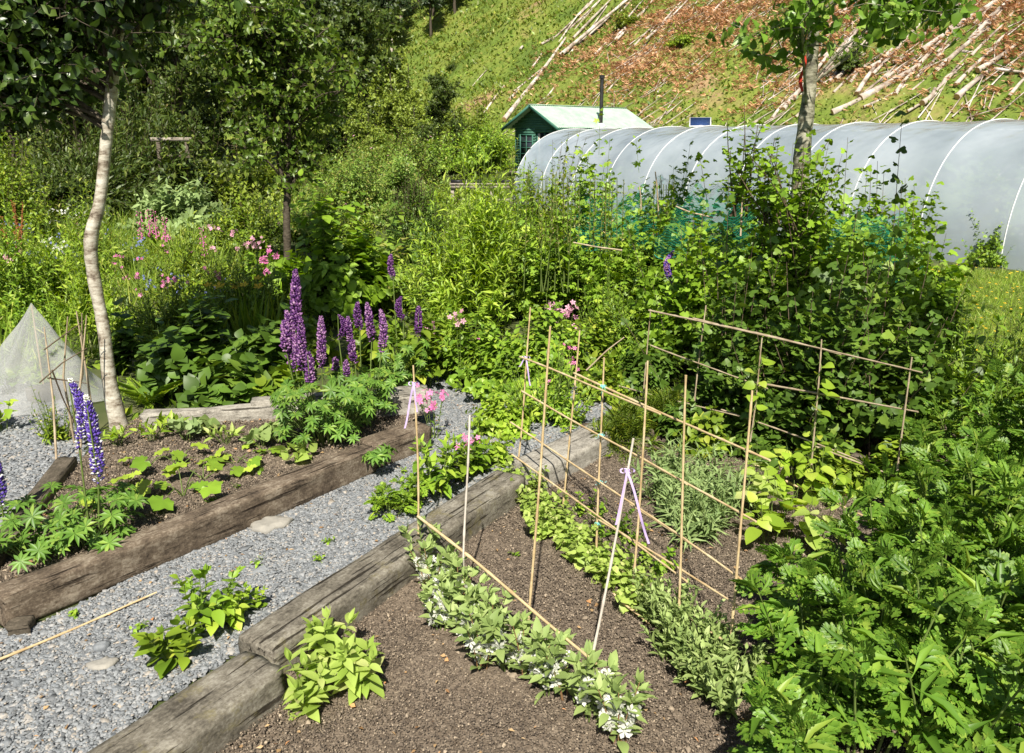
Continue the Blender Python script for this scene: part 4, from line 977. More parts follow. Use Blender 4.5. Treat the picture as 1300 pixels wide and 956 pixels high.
# thin pale sticks between the logs
ps, _ = hill_pts(rs, 4500, 12, 50, -35, 22); ps = ps[(fbm(ps[:, 0] + 40, ps[:, 1], 3.2, 3) > .44)]
ds = np.array([HN[0] * .8, HN[1] * .8, .6]) + rs.randn(len(ps), 3) * .45; L_ = rs.uniform(.6, 2.6, len(ps))[:, None]
e = ps + N3(ds) * L_; e[:, 2] = H(e[:, 0], e[:, 1]) + .10; ps[:, 2] += .10
tag(link('brash_sticks', make_mesh('g', [stems(ps, (ps + e) / 2, e, .035, .015, 2, 3)], M['log'])), 'thin pale sticks strewn among the felled logs', 'sticks', kind='stuff')

# ------------------------------------------------------------------ generic plants
def dome_shoots(rs, n, w, d, h, base=.25, lump=.28, arch=.35, low=.0, tilt=(0, 0)):
    nc = int(np.clip(n / 11, 5, 60)); cd_ = rdir(rs, nc, low, 1.0); cr_ = 1 + rs.uniform(-.24, .14, nc); ci = rs.randint(0, nc, n)
    dr = cd_[ci] + rs.randn(n, 3) * .62 / math.sqrt(nc); free = rs.rand(n) < .18; dr[free] = rdir(rs, int(free.sum()), low, 1.0); dr[:, 2] = np.maximum(dr[:, 2], low); dr = N3(dr); ph = np.arctan2(dr[:, 1], dr[:, 0])
    seed = rs.rand() * 50
    lm = 1 + lump * 2 * (vn(ph * 1.6 + seed, dr[:, 2] * 3.3 + seed, 1) - .5) + rs.randn(n) * .05
    lm = lm * np.where(free, .95, cr_[ci])
    tip = np.stack([dr[:, 0] * w / 2 * lm, dr[:, 1] * d / 2 * lm, h * (.08 + .9 * dr[:, 2] * lm)], 1)
    tip[:, 0] += tilt[0] * tip[:, 2]; tip[:, 1] += tilt[1] * tip[:, 2]
    P0 = np.stack([rs.randn(n) * w * base * .35, rs.randn(n) * d * base * .35, np.zeros(n)], 1)
    P0[:, :2] += tip[:, :2] * .25
    P1 = P0 + (tip - P0) * .5; P1[:, 2] += h * arch * (1 - dr[:, 2]) * .6; P1[:, :2] -= tip[:, :2] * .12
    return P0, P1, tip
def bush_parts(seed, w, d, h, T, size, leafm, lai=3.0, k=14, t0=.35, stemm='twig', ang=58, up=.5, karea=.34, lump=.28, low=0.0, extra=None, arch=.35, prof=(1, .7), droop=0.0, jit=18, spiky=0, sr=.006):
    rs = np.random.RandomState(seed)
    area = math.pi * w * d / 4 + math.pi * (w + d) / 2 * h * .8
    nl = int(lai * area / (karea * size * size)); n = max(6, int(nl / k))
    P0, P1, P2 = dome_shoots(rs, n, w, d, h, lump=lump, low=low, arch=arch)
    bits = [foliage(rs, P0, P1, P2, k, T, size, t0=t0, ang=ang, up=up, prof=prof, droop=droop, jit=jit)]
    if spiky:
        idx = rs.choice(n, min(spiky, n), replace=False); Q0 = P2[idx]; o = N3(Q0 * [1 / w, 1 / d, 1.2 / h] + [0, 0, .6]); L = size * rs.uniform(2.5, 5.5, (len(idx), 1))
        Q2 = Q0 + o * L; bits.append(foliage(rs, Q0, (Q0 + Q2) / 2, Q2, 8, T, size * .8, t0=.05, ang=45, up=.3))
        sb = stems(Q0, (Q0 + Q2) / 2, Q2, sr * .5, sr * .3, 2, 3)
    st = [stems(P0[::4], P1[::4], P2[::4], sr, sr * .4, 3, 3)]
    if spiky: st.append(sb)
    parts = [('foliage', make_mesh('f', bits, G[leafm])), ('stems', make_mesh('s', st, M[stemm]))]
    return parts, (P0, P1, P2), rs
def floret_T(k=5, open_=.5):
    V = [[0, 0, 0]]; F = []
    for i in range(k):
        a = 2 * math.pi * i / k; 
        for da, r, z in ((-.45, .7, .25), (0, 1, open_), (.45, .7, .25)):
            V.append([r * math.sin(a + da), z * .5, r * math.cos(a + da)])
        b = 1 + 3 * i; F += [[0, b, b + 1], [0, b + 1, b + 2]]
    return np.array(V, float), np.array(F)
T_FLOWER = floret_T(); T_BUDS = t_rhomb(.2, .05, .1)
T_BUD = (np.array([[0, 0, 0], [.32, .5, 0], [0, .5, .32], [-.32, .5, 0], [0, .5, -.32], [0, 1, .15]], float), np.array([[0, 2, 1], [0, 3, 2], [0, 4, 3], [0, 1, 4], [5, 1, 2], [5, 2, 3], [5, 3, 4], [5, 4, 1]]))
def flowers_at(rs, pts, dirs, size, T=T_FLOWER):
    return put(T, pts, dirs, rdir(rs, len(pts)), size * rs.uniform(.7, 1.2, len(pts)))
def spot(u, vb, vt, wpx, z0=0.0):
    L = P(u, vb, z0); top = PY(u, vt, L[1]); return L, max(.08, top[2] - z0), wpx / FPX * depth(L)

# shrubs: (name, u, v base, v top, width px, kind, label)
KINDS = {
 'round': dict(T=L_RH, size=.05, leafm='dark', lai=4.5, k=12, lump=.06, stemm='twig', up=.6),
 'roundlime': dict(T=L_RH, size=.06, leafm='yellow', lai=4.5, k=12, lump=.07, up=.6),
 'loose': dict(T=L_RH, size=.075, leafm='pinkish', k=10, lump=.45, spiky=60, karea=.30),
 'loosegreen': dict(T=L_RH, size=.08, leafm='mid', k=10, lump=.4, spiky=40),
 'bright': dict(T=L_RH, size=.085, leafm='fresh', k=12, lump=.35, spiky=40),
 'willow': dict(T=t_rhomb(.10, .05, .2), size=.15, leafm='willow', k=16, karea=.10, lump=.5, spiky=120, arch=.6, ang=35, lai=2.4),
 'willowfar': dict(T=t_rhomb(.13, .05, .2), size=.18, leafm='far', k=14, karea=.13, lump=.5, spiky=100, arch=.6, ang=35, lai=2.2),  # willow in the dark far leaf, deep shadow behind the left trees painted in
 'fardark': dict(T=L_FL, size=.16, leafm='far', k=10, lump=.35, karea=.3, lai=2.6, spiky=20),
 'farlight': dict(T=L_FL, size=.16, leafm='farlight', k=10, lump=.4, karea=.3, lai=2.6, spiky=20),
 'feather': dict(T=t_rhomb(.11, .06, .25), size=.14, leafm='lime', k=20, karea=.12, lump=.25, spiky=110, ang=32, arch=.2, stemm='stem', up=.2, lai=3.2),
 'hop': dict(T=L_PALM, size=.13, leafm='fresh', k=11, lump=.4, spiky=12, karea=.40, lai=3.6, stemm='stem'),
 'hoplime': dict(T=L_PALM, size=.13, leafm='fresh', k=11, lump=.4, spiky=12, karea=.40, lai=3.6, stemm='stem'),
 'currant': dict(T=L_CUR, size=.125, leafm='currant', k=12, lump=.35, spiky=5, karea=.36, lai=4.6),
 'currantdark': dict(T=L_CUR, size=.12, leafm='dark', k=9, lump=.4, spiky=10, karea=.36, lai=2.6),  # same currant in a darker leaf, part of the shade put into the colour
 'broaddark': dict(T=L_OVW, size=.13, leafm='dark', k=8, lump=.35, karea=.42, lai=2.6, stemm='stem', ang=70, up=.8),
 'broad': dict(T=L_OVW, size=.13, leafm='mid', k=8, lump=.35, karea=.42, lai=2.3, stemm='stem', ang=70, up=.8),
 'broadfresh': dict(T=L_OV, size=.11, leafm='fresh', k=9, lump=.4, karea=.36, lai=2.3, stemm='stem', ang=62, up=.7),
 'big': dict(T=L_LANW, size=.24, leafm='silver', k=6, lump=.3, karea=.24, lai=2.4, stemm='stem', ang=50, up=.4, droop=.1),
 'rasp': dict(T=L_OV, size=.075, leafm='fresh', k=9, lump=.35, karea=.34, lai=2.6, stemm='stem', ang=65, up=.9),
 'fine': dict(T=t_rhomb(.14, .06, .2), size=.055, leafm='mid', k=16, karea=.14, lump=.4, ang=45, stemm='stem', up=.3, lai=2.0, spiky=60),
 'finegreen': dict(T=t_rhomb(.16, .06, .2), size=.06, leafm='fresh', k=16, karea=.15, lump=.4, ang=45, stemm='stem', up=.3, lai=2.0, spiky=60),
 'thread': dict(T=L_THREAD, size=.16, leafm='fresh', k=6, karea=.10, lump=.3, ang=40, stemm='stem', up=.3, lai=2.0),
}
def shrub(name, u, vb, vt, wpx, kind, label, cat='shrub', seed=None, z0=0.0, deep=1.0, group=None, flower=None, **over):
    L, h, w_ = spot(u, vb, vt, wpx, z0)
    kw = dict(KINDS[kind]); kw.update(over)
    if kind not in ('big', 'thread'): kw['size'] *= 1.18
    if L[1] > 12: kw['size'] *= 1 + (L[1] - 12) * .035
    d = w_ * deep
    L = L + np.array([0, d * .35, 0])
    L[2] = float(H(L[0], L[1])) if z0 == 0 else z0
    parts, (P0, P1, P2), rs = bush_parts(seed if seed is not None else int(u * 7 + vb), w_, d, h, **kw)
    o = thing(name, label, cat, L, 0, group, parts)
    if flower:
        fm, n, fs = flower; idx = rs.choice(len(P2), min(n, len(P2)), replace=False)
        link('flowers', make_mesh('fl', [flowers_at(rs, P2[idx] * 1.03, N3(P2[idx] + [0, 0, .3]) + 0 * P2[idx], fs)], F_[fm]), o)
    return o
SH = [
 # left background
 ('willow_shrub', 60, 292, 168, 230, 'willowfar', 'tall wispy willow shrub filling the left background', {}),
 ('willow_shrub', 165, 276, 120, 150, 'willowfar', 'wispy willow shrub right behind the pale leaning trunk', {}),
 ('leafy_shrub', -30, 330, 190, 160, 'loosegreen', 'leafy green shrub at the far left edge above the meadow', {}),
 ('leafy_shrub', 232, 280, 190, 95, 'fardark', 'dark shrub wrapped around the old wooden arch', {}),
 ('leafy_shrub', 285, 262, 200, 90, 'fardark', 'dark rounded shrub right of the wooden arch', {}),
 ('leafy_shrub', 300, 275, 222, 60, 'farlight', 'small pale green shrub left of the small tree trunk', {}),
 ('comfrey', 215, 305, 226, 130, 'big', 'large leaved pale green clump behind the foxgloves', {'cat': 'herb plant'}),
 ('leafy_shrub', 335, 258, 205, 90, 'farlight', 'yellow green shrub behind the small tree trunk', {}),
 ('leafy_shrub', 420, 248, 200, 110, 'loose', 'yellowish loose shrub right of the small tree trunk', {}),
 ('rose_shrub', 500, 262, 172, 150, 'loose', 'loose wild rose shrub with tiny pink blooms left of the bench', {'flower': ('palepink', 26, .05)}),
 ('rose_shrub', 450, 290, 205, 120, 'loose', 'loose pale shrub before the wild rose', {'flower': ('palepink', 14, .045)}),
 ('leafy_shrub', 470, 215, 150, 110, 'bright', 'bright green shrub at the bottom of the hillside left of the summer house', {}),
 ('hazel_shrub', 612, 236, 170, 90, 'bright', 'bushy bright green hazel against the summer house wall', {'lump': .5}),
 ('hazel_shrub', 560, 232, 178, 80, 'bright', 'bushy green hazel left of the one by the summer house', {'lump': .5}),
 ('box_shrub', 524, 330, 230, 84, 'round', 'neat rounded dark green shrub in the middle of the garden', {}),
 ('box_shrub', 606, 300, 247, 84, 'roundlime', 'low rounded lime green shrub before the potting bench', {}),
 ('box_shrub', 445, 345, 262, 84, 'round', 'second rounded green shrub left of the neat dark one', {'leafm': 'mid'}),
 ('leafy_shrub', 395, 318, 240, 90, 'loose', 'loose yellow green shrub just right of the small tree trunk', {'flower': ('palepink', 10, .04)}),
 ('leafy_shrub', 300, 330, 262, 90, 'loosegreen', 'mid green shrub left of the small tree base', {}),
 ('leafy_shrub', 565, 285, 244, 60, 'loosegreen', 'small green shrub left of the lime rounded one', {}),
 # middle
 ('round_leaved_shrub', 425, 420, 245, 150, 'broad', 'tall round leaved shrub behind the purple lupins', {'size': .13, 'leafm': 'currant'}),
 ('round_leaved_shrub', 500, 400, 290, 120, 'broad', 'round leaved shrub right of the tallest lupin', {'size': .12, 'leafm': 'pinkish'}),
 ('round_leaved_shrub', 345, 385, 322, 120, 'broad', 'round leaved shrub at the foot of the small tree', {'size': .13, 'leafm': 'currant'}),
 ('feathery_shrub', 605, 432, 262, 128, 'feather', 'tall feathery lime green plant in the centre of the garden', {}),
 ('feathery_shrub', 560, 415, 300, 70, 'feather', 'smaller feathery lime green plant on the left of the tall one', {}),
 ('feathery_shrub', 650, 400, 272, 70, 'feather', 'feathery bright green plant on the right of the tall one', {'leafm': 'fresh'}),
 ('leafy_shrub', 690, 372, 214, 120, 'loosegreen', 'loose green shrub before the far end of the polytunnel', {'spiky': 8}),
 ('hop_vine', 760, 400, 212, 170, 'hop', 'hop like vine mound left of the netted currants', {'spiky': 8}),
 ('hop_vine', 705, 418, 285, 110, 'hoplime', 'yellow green hop vine right of the feathery plants', {}),
 ('hop_vine', 850, 400, 222, 160, 'hoplime', 'yellow green vine mound under the left end of the teal net', {'spiky': 6}),
 ('hop_vine', 800, 432, 322, 120, 'hop', 'green vine mass low between the feathery plants and currants', {}),
 ('currant_bush', 905, 446, 228, 175, 'currant', 'netted currant bush at the left of the dark currant thicket', {}),
 ('currant_bush', 1000, 500, 246, 170, 'currant', 'currant bush around the foot of the pale tree trunk', {'spiky': 6}),
 ('currant_bush', 1105, 470, 226, 215, 'currant', 'broad currant bush with leaves rising before the polytunnel', {'spiky': 6}),
 ('currant_bush', 1175, 490, 300, 110, 'currant', 'currant bush at the right end of the thicket beside the lawn', {}),
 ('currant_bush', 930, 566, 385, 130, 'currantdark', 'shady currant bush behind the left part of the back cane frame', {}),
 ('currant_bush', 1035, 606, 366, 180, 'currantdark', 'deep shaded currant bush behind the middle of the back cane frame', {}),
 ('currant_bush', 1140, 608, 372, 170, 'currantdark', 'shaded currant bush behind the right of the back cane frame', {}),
 ('currant_bush', 1085, 520, 290, 190, 'currant', 'upper mound of currant leaves between the tree trunk and the lawn', {}),
 ('currant_bush', 960, 500, 300, 150, 'currant', 'upper mound of currant leaves left of the pale tree trunk', {}),
 ('currant_bush', 1050, 450, 248, 150, 'currant', 'rear mound of currant leaves right of the pale tree trunk', {'spiky': 3}),
 ('currant_bush', 1150, 440, 256, 120, 'currant', 'rear mound of currant leaves beside the tunnel at the right', {'spiky': 3}),
 ('currant_bush', 885, 490, 300, 130, 'currant', 'mound of currant leaves above the first back cane', {'spiky': 3}),
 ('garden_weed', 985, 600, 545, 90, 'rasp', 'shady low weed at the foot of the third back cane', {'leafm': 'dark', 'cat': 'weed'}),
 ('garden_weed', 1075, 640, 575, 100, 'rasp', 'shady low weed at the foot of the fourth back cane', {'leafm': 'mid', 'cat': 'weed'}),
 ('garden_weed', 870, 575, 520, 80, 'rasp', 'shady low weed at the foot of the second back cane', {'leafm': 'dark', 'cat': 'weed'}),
 ('garden_weed', 1150, 650, 560, 90, 'rasp', 'leafy weed under the right end of the back cane frame', {'leafm': 'mid', 'cat': 'weed'}),
 ('dill_plant', 785, 470, 378, 100, 'finegreen', 'fine feathery green plant before the vine mounds', {'cat': 'herb plant'}),
 ('raspberry_bush', 600, 500, 398, 110, 'rasp', 'low leafy bush with small toothed leaves in the centre', {'leafm': 'fresh'}),
 ('raspberry_bush', 690, 500, 400, 130, 'rasp', 'low leafy bush behind the top of the cane frame', {'leafm': 'fresh'}),
 ('raspberry_bush', 645, 515, 440, 140, 'rasp', 'low bright leafy mound nearest the gravel in the centre', {'leafm': 'fresh'}),
 ('raspberry_bush', 745, 485, 410, 80, 'rasp', 'small dark leafy bush left of the fine feathery plant', {'leafm': 'mid'}),
 # comfrey bank left of the lupins
 ('leafy_herb', 205, 452, 375, 110, 'fine', 'wispy green herb clump right of the pale leaning trunk', {'size': .08, 'cat': 'herb plant'}),
 ('broadleaf_herb', 205, 512, 425, 100, 'broaddark', 'dark broad leaved clump right of the pale trunk base', {'cat': 'herb plant'}),
 ('broadleaf_herb', 265, 500, 395, 110, 'broaddark', 'dark broad leaved clump in the middle of the left bank', {'cat': 'herb plant'}),
 ('broadleaf_herb', 330, 500, 412, 110, 'broaddark', 'dark broad leaved clump left of the big lupin', {'cat': 'herb plant'}),
 ('broadleaf_herb', 270, 530, 462, 120, 'broad', 'low broad leaved clump just behind the grey back sleeper', {'cat': 'herb plant', 'leafm': 'dark'}),
 ('broadleaf_herb', 345, 520, 468, 80, 'broad', 'small broad leaved clump behind the second grey sleeper', {'cat': 'herb plant'}),
 ('broadleaf_herb', 160, 480, 410, 60, 'broaddark', 'dark leafy clump directly behind the pale leaning trunk', {'cat': 'herb plant'}),
 ('leafy_herb', 300, 430, 350, 130, 'fine', 'fine leaved herb mound behind the dark broad clumps', {'size': .08, 'cat': 'herb plant'}),
 ('leafy_herb', 235, 400, 320, 120, 'fine', 'fine leaved herb mound under the pink campions', {'size': .09, 'cat': 'herb plant'}),
 ('leafy_herb', 380, 470, 400, 80, 'broadfresh', 'leafy clump directly behind the purple lupin stand', {'cat': 'herb plant', 'leafm': 'mid'}),
 ('leafy_herb', 480, 480, 400, 90, 'broadfresh', 'leafy clump right behind the shorter lupins', {'cat': 'herb plant', 'leafm': 'mid'}),
 ('leafy_herb', 540, 500, 400, 70, 'broadfresh', 'loose leafy clump above the stacked sleeper end', {'cat': 'herb plant', 'leafm': 'mid'}),
 ('meadow_herb', 60, 410, 318, 120, 'finegreen', 'wispy pale green herb clump left of the trunk in the meadow', {'size': .10, 'cat': 'herb plant', 'leafm': 'lime'}),
 ('meadow_herb', 5, 430, 300, 100, 'finegreen', 'wispy green herb clump at the left edge above the white net', {'size': .10, 'cat': 'herb plant', 'leafm': 'fresh'}),
 ('meadow_herb', 115, 440, 335, 70, 'finegreen', 'tall wispy herb clump touching the trunk on its left', {'size': .10, 'cat': 'herb plant', 'leafm': 'lime'}),
 ('meadow_herb', 100, 362, 270, 110, 'finegreen', 'pale herb clump behind the bend of the trunk', {'size': .11, 'cat': 'herb plant', 'leafm': 'grass' if 'grass' in G else 'lime'}),
 ('small_herb', 68, 565, 540, 34, 'fine', 'tiny green tuft on the gravel inside the twig wigwam', {'cat': 'weed'}),
 ('herb_tuft', 640, 560, 505, 80, 'rasp', 'small pale leafy tuft at the path end before the frame', {'size': .05, 'leafm': 'lime', 'cat': 'herb plant'}),
 ('herb_tuft', 700, 545, 500, 90, 'finegreen', 'narrow leaved tuft behind the far corner of the cane bed', {'size': .07, 'leafm': 'fresh', 'cat': 'herb plant'}),
 ('herb_tuft', 768, 515, 468, 80, 'rasp', 'leafy tuft at the far corner behind the frame top', {'cat': 'herb plant', 'leafm': 'mid'}),
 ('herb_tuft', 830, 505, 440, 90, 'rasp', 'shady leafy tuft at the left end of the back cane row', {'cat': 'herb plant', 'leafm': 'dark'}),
 ('fennel_tuft', 795, 590, 520, 70, 'thread', 'thread leaved fennel tuft at the far corner of the bed', {'cat': 'herb plant', 'leafm': 'mid'}),
 ('fennel_tuft', 850, 560, 500, 70, 'thread', 'second fennel tuft behind the grey strappy plants', {'cat': 'herb plant', 'leafm': 'mid'}),
 ('garden_weed', 905, 590, 520, 80, 'rasp', 'leafy low weed beside the bean leaves in the back row', {'leafm': 'mid', 'cat': 'weed'}),
 ('lawn_shrub', 1262, 340, 292, 44, 'hop', 'small leafy sprig bush at the right edge before the tunnel', {'size': .07}),
 ('leafy_weed', 1225, 550, 470, 90, 'finegreen', 'loose weedy herb between lawn and mugwort', {'size': .10, 'leafm': 'fresh', 'cat': 'weed'}),
 ('leafy_weed', 1295, 540, 470, 70, 'finegreen', 'weedy herb at the right edge above the mugwort', {'size': .10, 'leafm': 'fresh', 'cat': 'weed'}),
]
for q in SH:
    name, u, vb, vt, wp_, kind, label, ex = q
    shrub(name, u, vb, vt, wp_, kind, label, **ex)

# sky-high currant shoots with light leaves left of the pale tree trunk
def sprig(u, vb, vt, y, label, leafm, T, size, n=7, spread=.28, seed=0, k=22):
    rs = np.random.RandomState(seed); B = PY(u, vb, y); Tp = PY(u, vt, y); h = Tp[2] - B[2]
    P0 = np.zeros((n, 3)) + rs.randn(n, 3) * [.05, .05, 0]; P2 = np.stack([rs.randn(n) * spread * .5, rs.randn(n) * spread * .5, h * rs.uniform(.55, 1.0, n)], 1); P2[0] = [0, 0, h]
    P1 = (P0 + P2) / 2 + rs.randn(n, 3) * .05
    o = thing('currant_shoots', label, 'shoots', B, 0, None, [('foliage', make_mesh('f', [foliage(rs, P0, P1, P2, k, T, size, t0=.15, ang=65, up=.5)], G[leafm])), ('stems', make_mesh('s', [stems(P0, P1, P2, .008, .003, 4, 4)], M['twig']))])
    return o
sprig(935, 275, 132, 7.8, 'upright leafy shoots rising high left of the pale tree trunk', 'currant', L_CUR, .13, 7, .40, 1, 20)
sprig(975, 285, 175, 7.6, 'leafy shoots close against the left of the pale tree trunk', 'currant', L_CUR, .13, 8, .50, 2, 18)
sprig(1010, 300, 185, 7.2, 'leafy shoots low before the pale tree trunk', 'currant', L_CUR, .13, 9, .5, 4, 16)

for i, (u, vb, vt) in enumerate([(700, 275, 214), (735, 275, 222), (770, 275, 218), (845, 275, 222)]):
    rs = np.random.RandomState(950 + i); y = 9.6; B = PY(u, vb, y); h = PY(u, vt, y)[2] - B[2]; n = 9
    P0 = rs.randn(n, 3) * [.18, .08, 0]; P2 = P0 + rs.randn(n, 3) * [.05, .05, 0]; P2[:, 2] = h * rs.uniform(.7, 1.0, n); P1 = (P0 + P2) / 2
    B[2] = max(B[2] - .9, 0); P2[:, 2] += .9
    thing('seeding_stems', f'straw coloured seeding stems before the polytunnel, {ordn[i]} clump from the left', 'seed heads', B, 0, 'seeding stems before the polytunnel', [('seed_heads', make_mesh('f', [stems(P0, P1, P2, .007, .004, 4, 4), foliage(rs, P0, P1, P2, 30, T_BUDS, .045, t0=.55, ang=35)], G['seed'])), ('leaves', make_mesh('f', [foliage(rs, P0, P1, P2, 14, L_LANW, .12, t0=.3, t1=.95, ang=45)], G['fresh'])), ('stems', make_mesh('s', [stems(P0, P1, P2, .008, .004, 4, 4)], M['stem']))])
# ------------------------------------------------------------------ nets over the currants
def teal_net(pts, label, sag=.1, su=3, sv=2, seed=0, nu=40, nv=24):
    "quad patch given by four world corners, sagging and crumpled"
    A, B, C, D = [np.array(p) for p in pts]
    def fn(s, t):
        p = (A * (1 - s) + B * s) * (1 - t) + (D * (1 - s) + C * s) * t
        n = mnoise.noise(Vector((s * 4 + seed, t * 4, 1))) * .24 + mnoise.noise(Vector((s * 13 + seed, t * 9, 5))) * .09
        return [p[0] + n * .5, p[1] + n, p[2] + n * .8 - sag * math.sin(math.pi * s) * (1 - t)]
    o = netsheet('crop_net', fn, nu, nv, su, sv, M['tealnet'], label, 'netting')
    link('edge_cord', make_mesh('cord', tube([fn(i / 30, 0) for i in range(31)], .006, 5), plain('teal_cord', (.02, .28, .2)), True), o)
    return o
def drape(u, vb, vt, wpx, a0, a1, e0, e1, label, seed, su, sv, k=.97):
    "net lying over the rounded top of a bush"
    L, h, w_ = spot(u, vb, vt, wpx); L = L + np.array([0, w_ * .35, 0])
    def fn(s, t):
        az = R(a0 + (a1 - a0) * s); el = R(e0 + (e1 - e0) * t); rr = k + mnoise.noise(Vector((s * 5 + seed, t * 4, 2))) * .10 + mnoise.noise(Vector((s * 16 + seed, t * 12, 2))) * .035
        return [L[0] + math.cos(az) * math.cos(el) * w_ / 2 * rr, L[1] + math.sin(az) * math.cos(el) * w_ / 2 * rr, h * (.08 + .9 * math.sin(el) * rr)]
    o = netsheet('crop_net', fn, 60, 30, su, sv, M['tealnet'], label, 'netting')
    link('edge_cord', make_mesh('cord', tube([fn(i / 40, 0) for i in range(41)], .005, 5), plain('teal_cord', (.02, .28, .2)), True), o)
drape(850, 400, 222, 160, 185, 345, 30, 85, 'teal crop net lying over the vine mound left of the thicket', 1, 2.4, 1.0)
drape(905, 446, 228, 175, 190, 340, 32, 80, 'teal crop net lying over the left currant bush', 2, 2.4, .9)
drape(760, 400, 212, 170, 230, 350, 25, 55, 'faint teal net trailing down the left vine mound', 4, 2.0, .6)
drape(1105, 470, 226, 215, 200, 330, 30, 62, 'faint teal net over the broad currant bush', 3, 2.6, .8, .90)
for i, (a, b, y0, y1) in enumerate((((728, 308), (790, 318), 8.6, 8.4), ((945, 215), (940, 300), 7.9, 7.6), ((858, 262), (905, 276), 8.4, 8.2), ((832, 218), (836, 268), 9.4, 9.4), ((812, 236), (814, 266), 9.4, 9.4))):
    A, B = PY(*b, y1), PY(*a, y0)
    cane(A, B, ['pale broken cane lying across the vine mound', 'upright cane among the currant shoots', 'pale cane over the left net edge', 'grey stake standing in the vines before the tunnel', 'short grey stake left of the taller one'][i], mat='oldcane', seed=70 + i, group='stakes among the vines', r0=.009, r1=.007)

# ------------------------------------------------------------------ trees
def tree_parts(seed, trunk, rads, blobs, n1, n2, n3, k, T, size, barkm, leafm, tfrac=(.3, .98), barkm2='bark', twig=.45, bmax=.03, droopy=.1, lai_k=1):
    rs = np.random.RandomState(seed); tr = np.array(trunk, float); k_t = len(tr)
    # smooth trunk
    ts = np.linspace(0, k_t - 1, (k_t - 1) * 6 + 1)
    def cr(i, f):
        p0, p1, p2, p3 = tr[max(i - 1, 0)], tr[i], tr[min(i + 1, k_t - 1)], tr[min(i + 2, k_t - 1)]
        return .5 * ((2 * p1) + (-p0 + p2) * f + (2 * p0 - 5 * p1 + 4 * p2 - p3) * f * f + (-p0 + 3 * p1 - 3 * p2 + p3) * f ** 3)
    tp = np.array([cr(min(int(t), k_t - 2), t - min(int(t), k_t - 2)) for t in ts])
    rr = np.interp(ts, np.arange(k_t), rads) * (1 + .04 * rs.randn(len(ts)))
    trunk_me = make_mesh('trunk', tube(tp, rr, 12), M[barkm], True)
    bl = [(np.array(c, float), np.array(r, float)) for c, r in blobs]
    wts = np.array([np.prod(r) for _, r in bl]); wts /= wts.sum()
    ci = rs.choice(len(bl), n1, p=wts); dr = rdir(rs, n1, -.6, 1) * (rs.rand(n1, 1) ** .4) * .8
    tips = np.array([bl[c][0] + d * bl[c][1] for c, d in zip(ci, dr)])
    top = len(tp) - 1; i0 = int(tfrac[0] * top)
    bi = np.clip(i0 + ((top * tfrac[1] - i0) * np.clip((tips[:, 2] - tp[i0, 2]) / max(tp[-1, 2] - tp[i0, 2], .1) - .25, 0, 1) + rs.rand(n1) * 2).astype(int), i0, top)
    A0 = tp[bi]; A2 = tips; A1 = A0 * .55 + A2 * .45; A1[:, 2] += .18 * np.linalg.norm(A2 - A0, axis=1) + 0
    A1 += rs.randn(n1, 3) * .08
    r1_ = np.clip(rr[bi] * .36, .008, bmax)
    mR = float(np.mean([r.mean() for _, r in bl]))
    def sub(X0, X1, X2, m, L, tmin=.3, dz=0.0):
        n = len(X0); t = rs.uniform(tmin, 1, (n, m)); B0 = bez(X0[:, None], X1[:, None], X2[:, None], t).reshape(-1, 3)
        d = rdir(rs, n * m, -.5, .9) ; B2 = B0 + d * L * rs.uniform(.5, 1.2, (n * m, 1)); B2[:, 2] -= dz * L
        B1 = (B0 + B2) / 2 + rs.randn(n * m, 3) * L * .08; B1[:, 2] += .1 * L
        return B0, B1, B2
    B = sub(A0, A1, A2, n2, mR * .55, .35)
    C = sub(*B, n3, mR * twig, .3, droopy)
    br = [stems(A0, A1, A2, r1_, .008, 6, 6), stems(*B, .009, .004, 3, 4), stems(*C, .004, .002, 2, 3)]
    lv = [foliage(rs, *C, k, T, size, t0=.15, ang=60, up=.4, droop=.15, jit=25), foliage(rs, *B, max(3, k // 2), T, size, t0=.4, ang=60, up=.4, droop=.15)]
    return [('trunk', trunk_me), ('branches', make_mesh('b', br, M[barkm2])), ('foliage', make_mesh('f', lv, G[leafm]))]
# A: pale leaning trunk
a0_ = P(156, 552, .05); ya = a0_[1]
tpts = [PY(u, v, ya + dy) - a0_ for u, v, dy in ((156, 556, 0), (140, 490, .02), (132, 420, .04), (118, 345, .06), (116, 300, .06), (127, 255, .08), (134, 190, .1), (141, 120, .12), (148, 60, .15), (165, -40, .2), (170, -150, .3), (175, -300, .3))]
tpts[0][2] = -.08
T_TREE = t_leaf([0, .3, .65, 1], [0, .3, .26, 0], fold=.3, curl=.35, pet=.15)
cA = lambda u, v, y, r: (PY(u, v, y) - a0_, r)
parts = tree_parts(11, tpts, [.088, .054, .045, .045, .048, .042, .040, .043, .036, .028, .020, .012],
    [cA(60, 40, 5.6, (1.0, 1.0, .70)), cA(190, 30, 5.6, (.6, .9, .55)), cA(40, 110, 5.9, (.7, .8, .45)), cA(215, 70, 5.9, (.4, .6, .3)), cA(130, -120, 6, (1.7, 1.7, .9)), cA(-120, 20, 5.8, (.9, 1, .9)), cA(110, -260, 6.3, (1.4, 1.4, .8))],
    56, 9, 6, 9, T_TREE, .09, 'birch', 'tree', (.58, .98))
thing('cherry_tree', 'leaning pale barked tree with dark leafy crown at the left of the beds', 'tree', a0_, 0, None, parts)
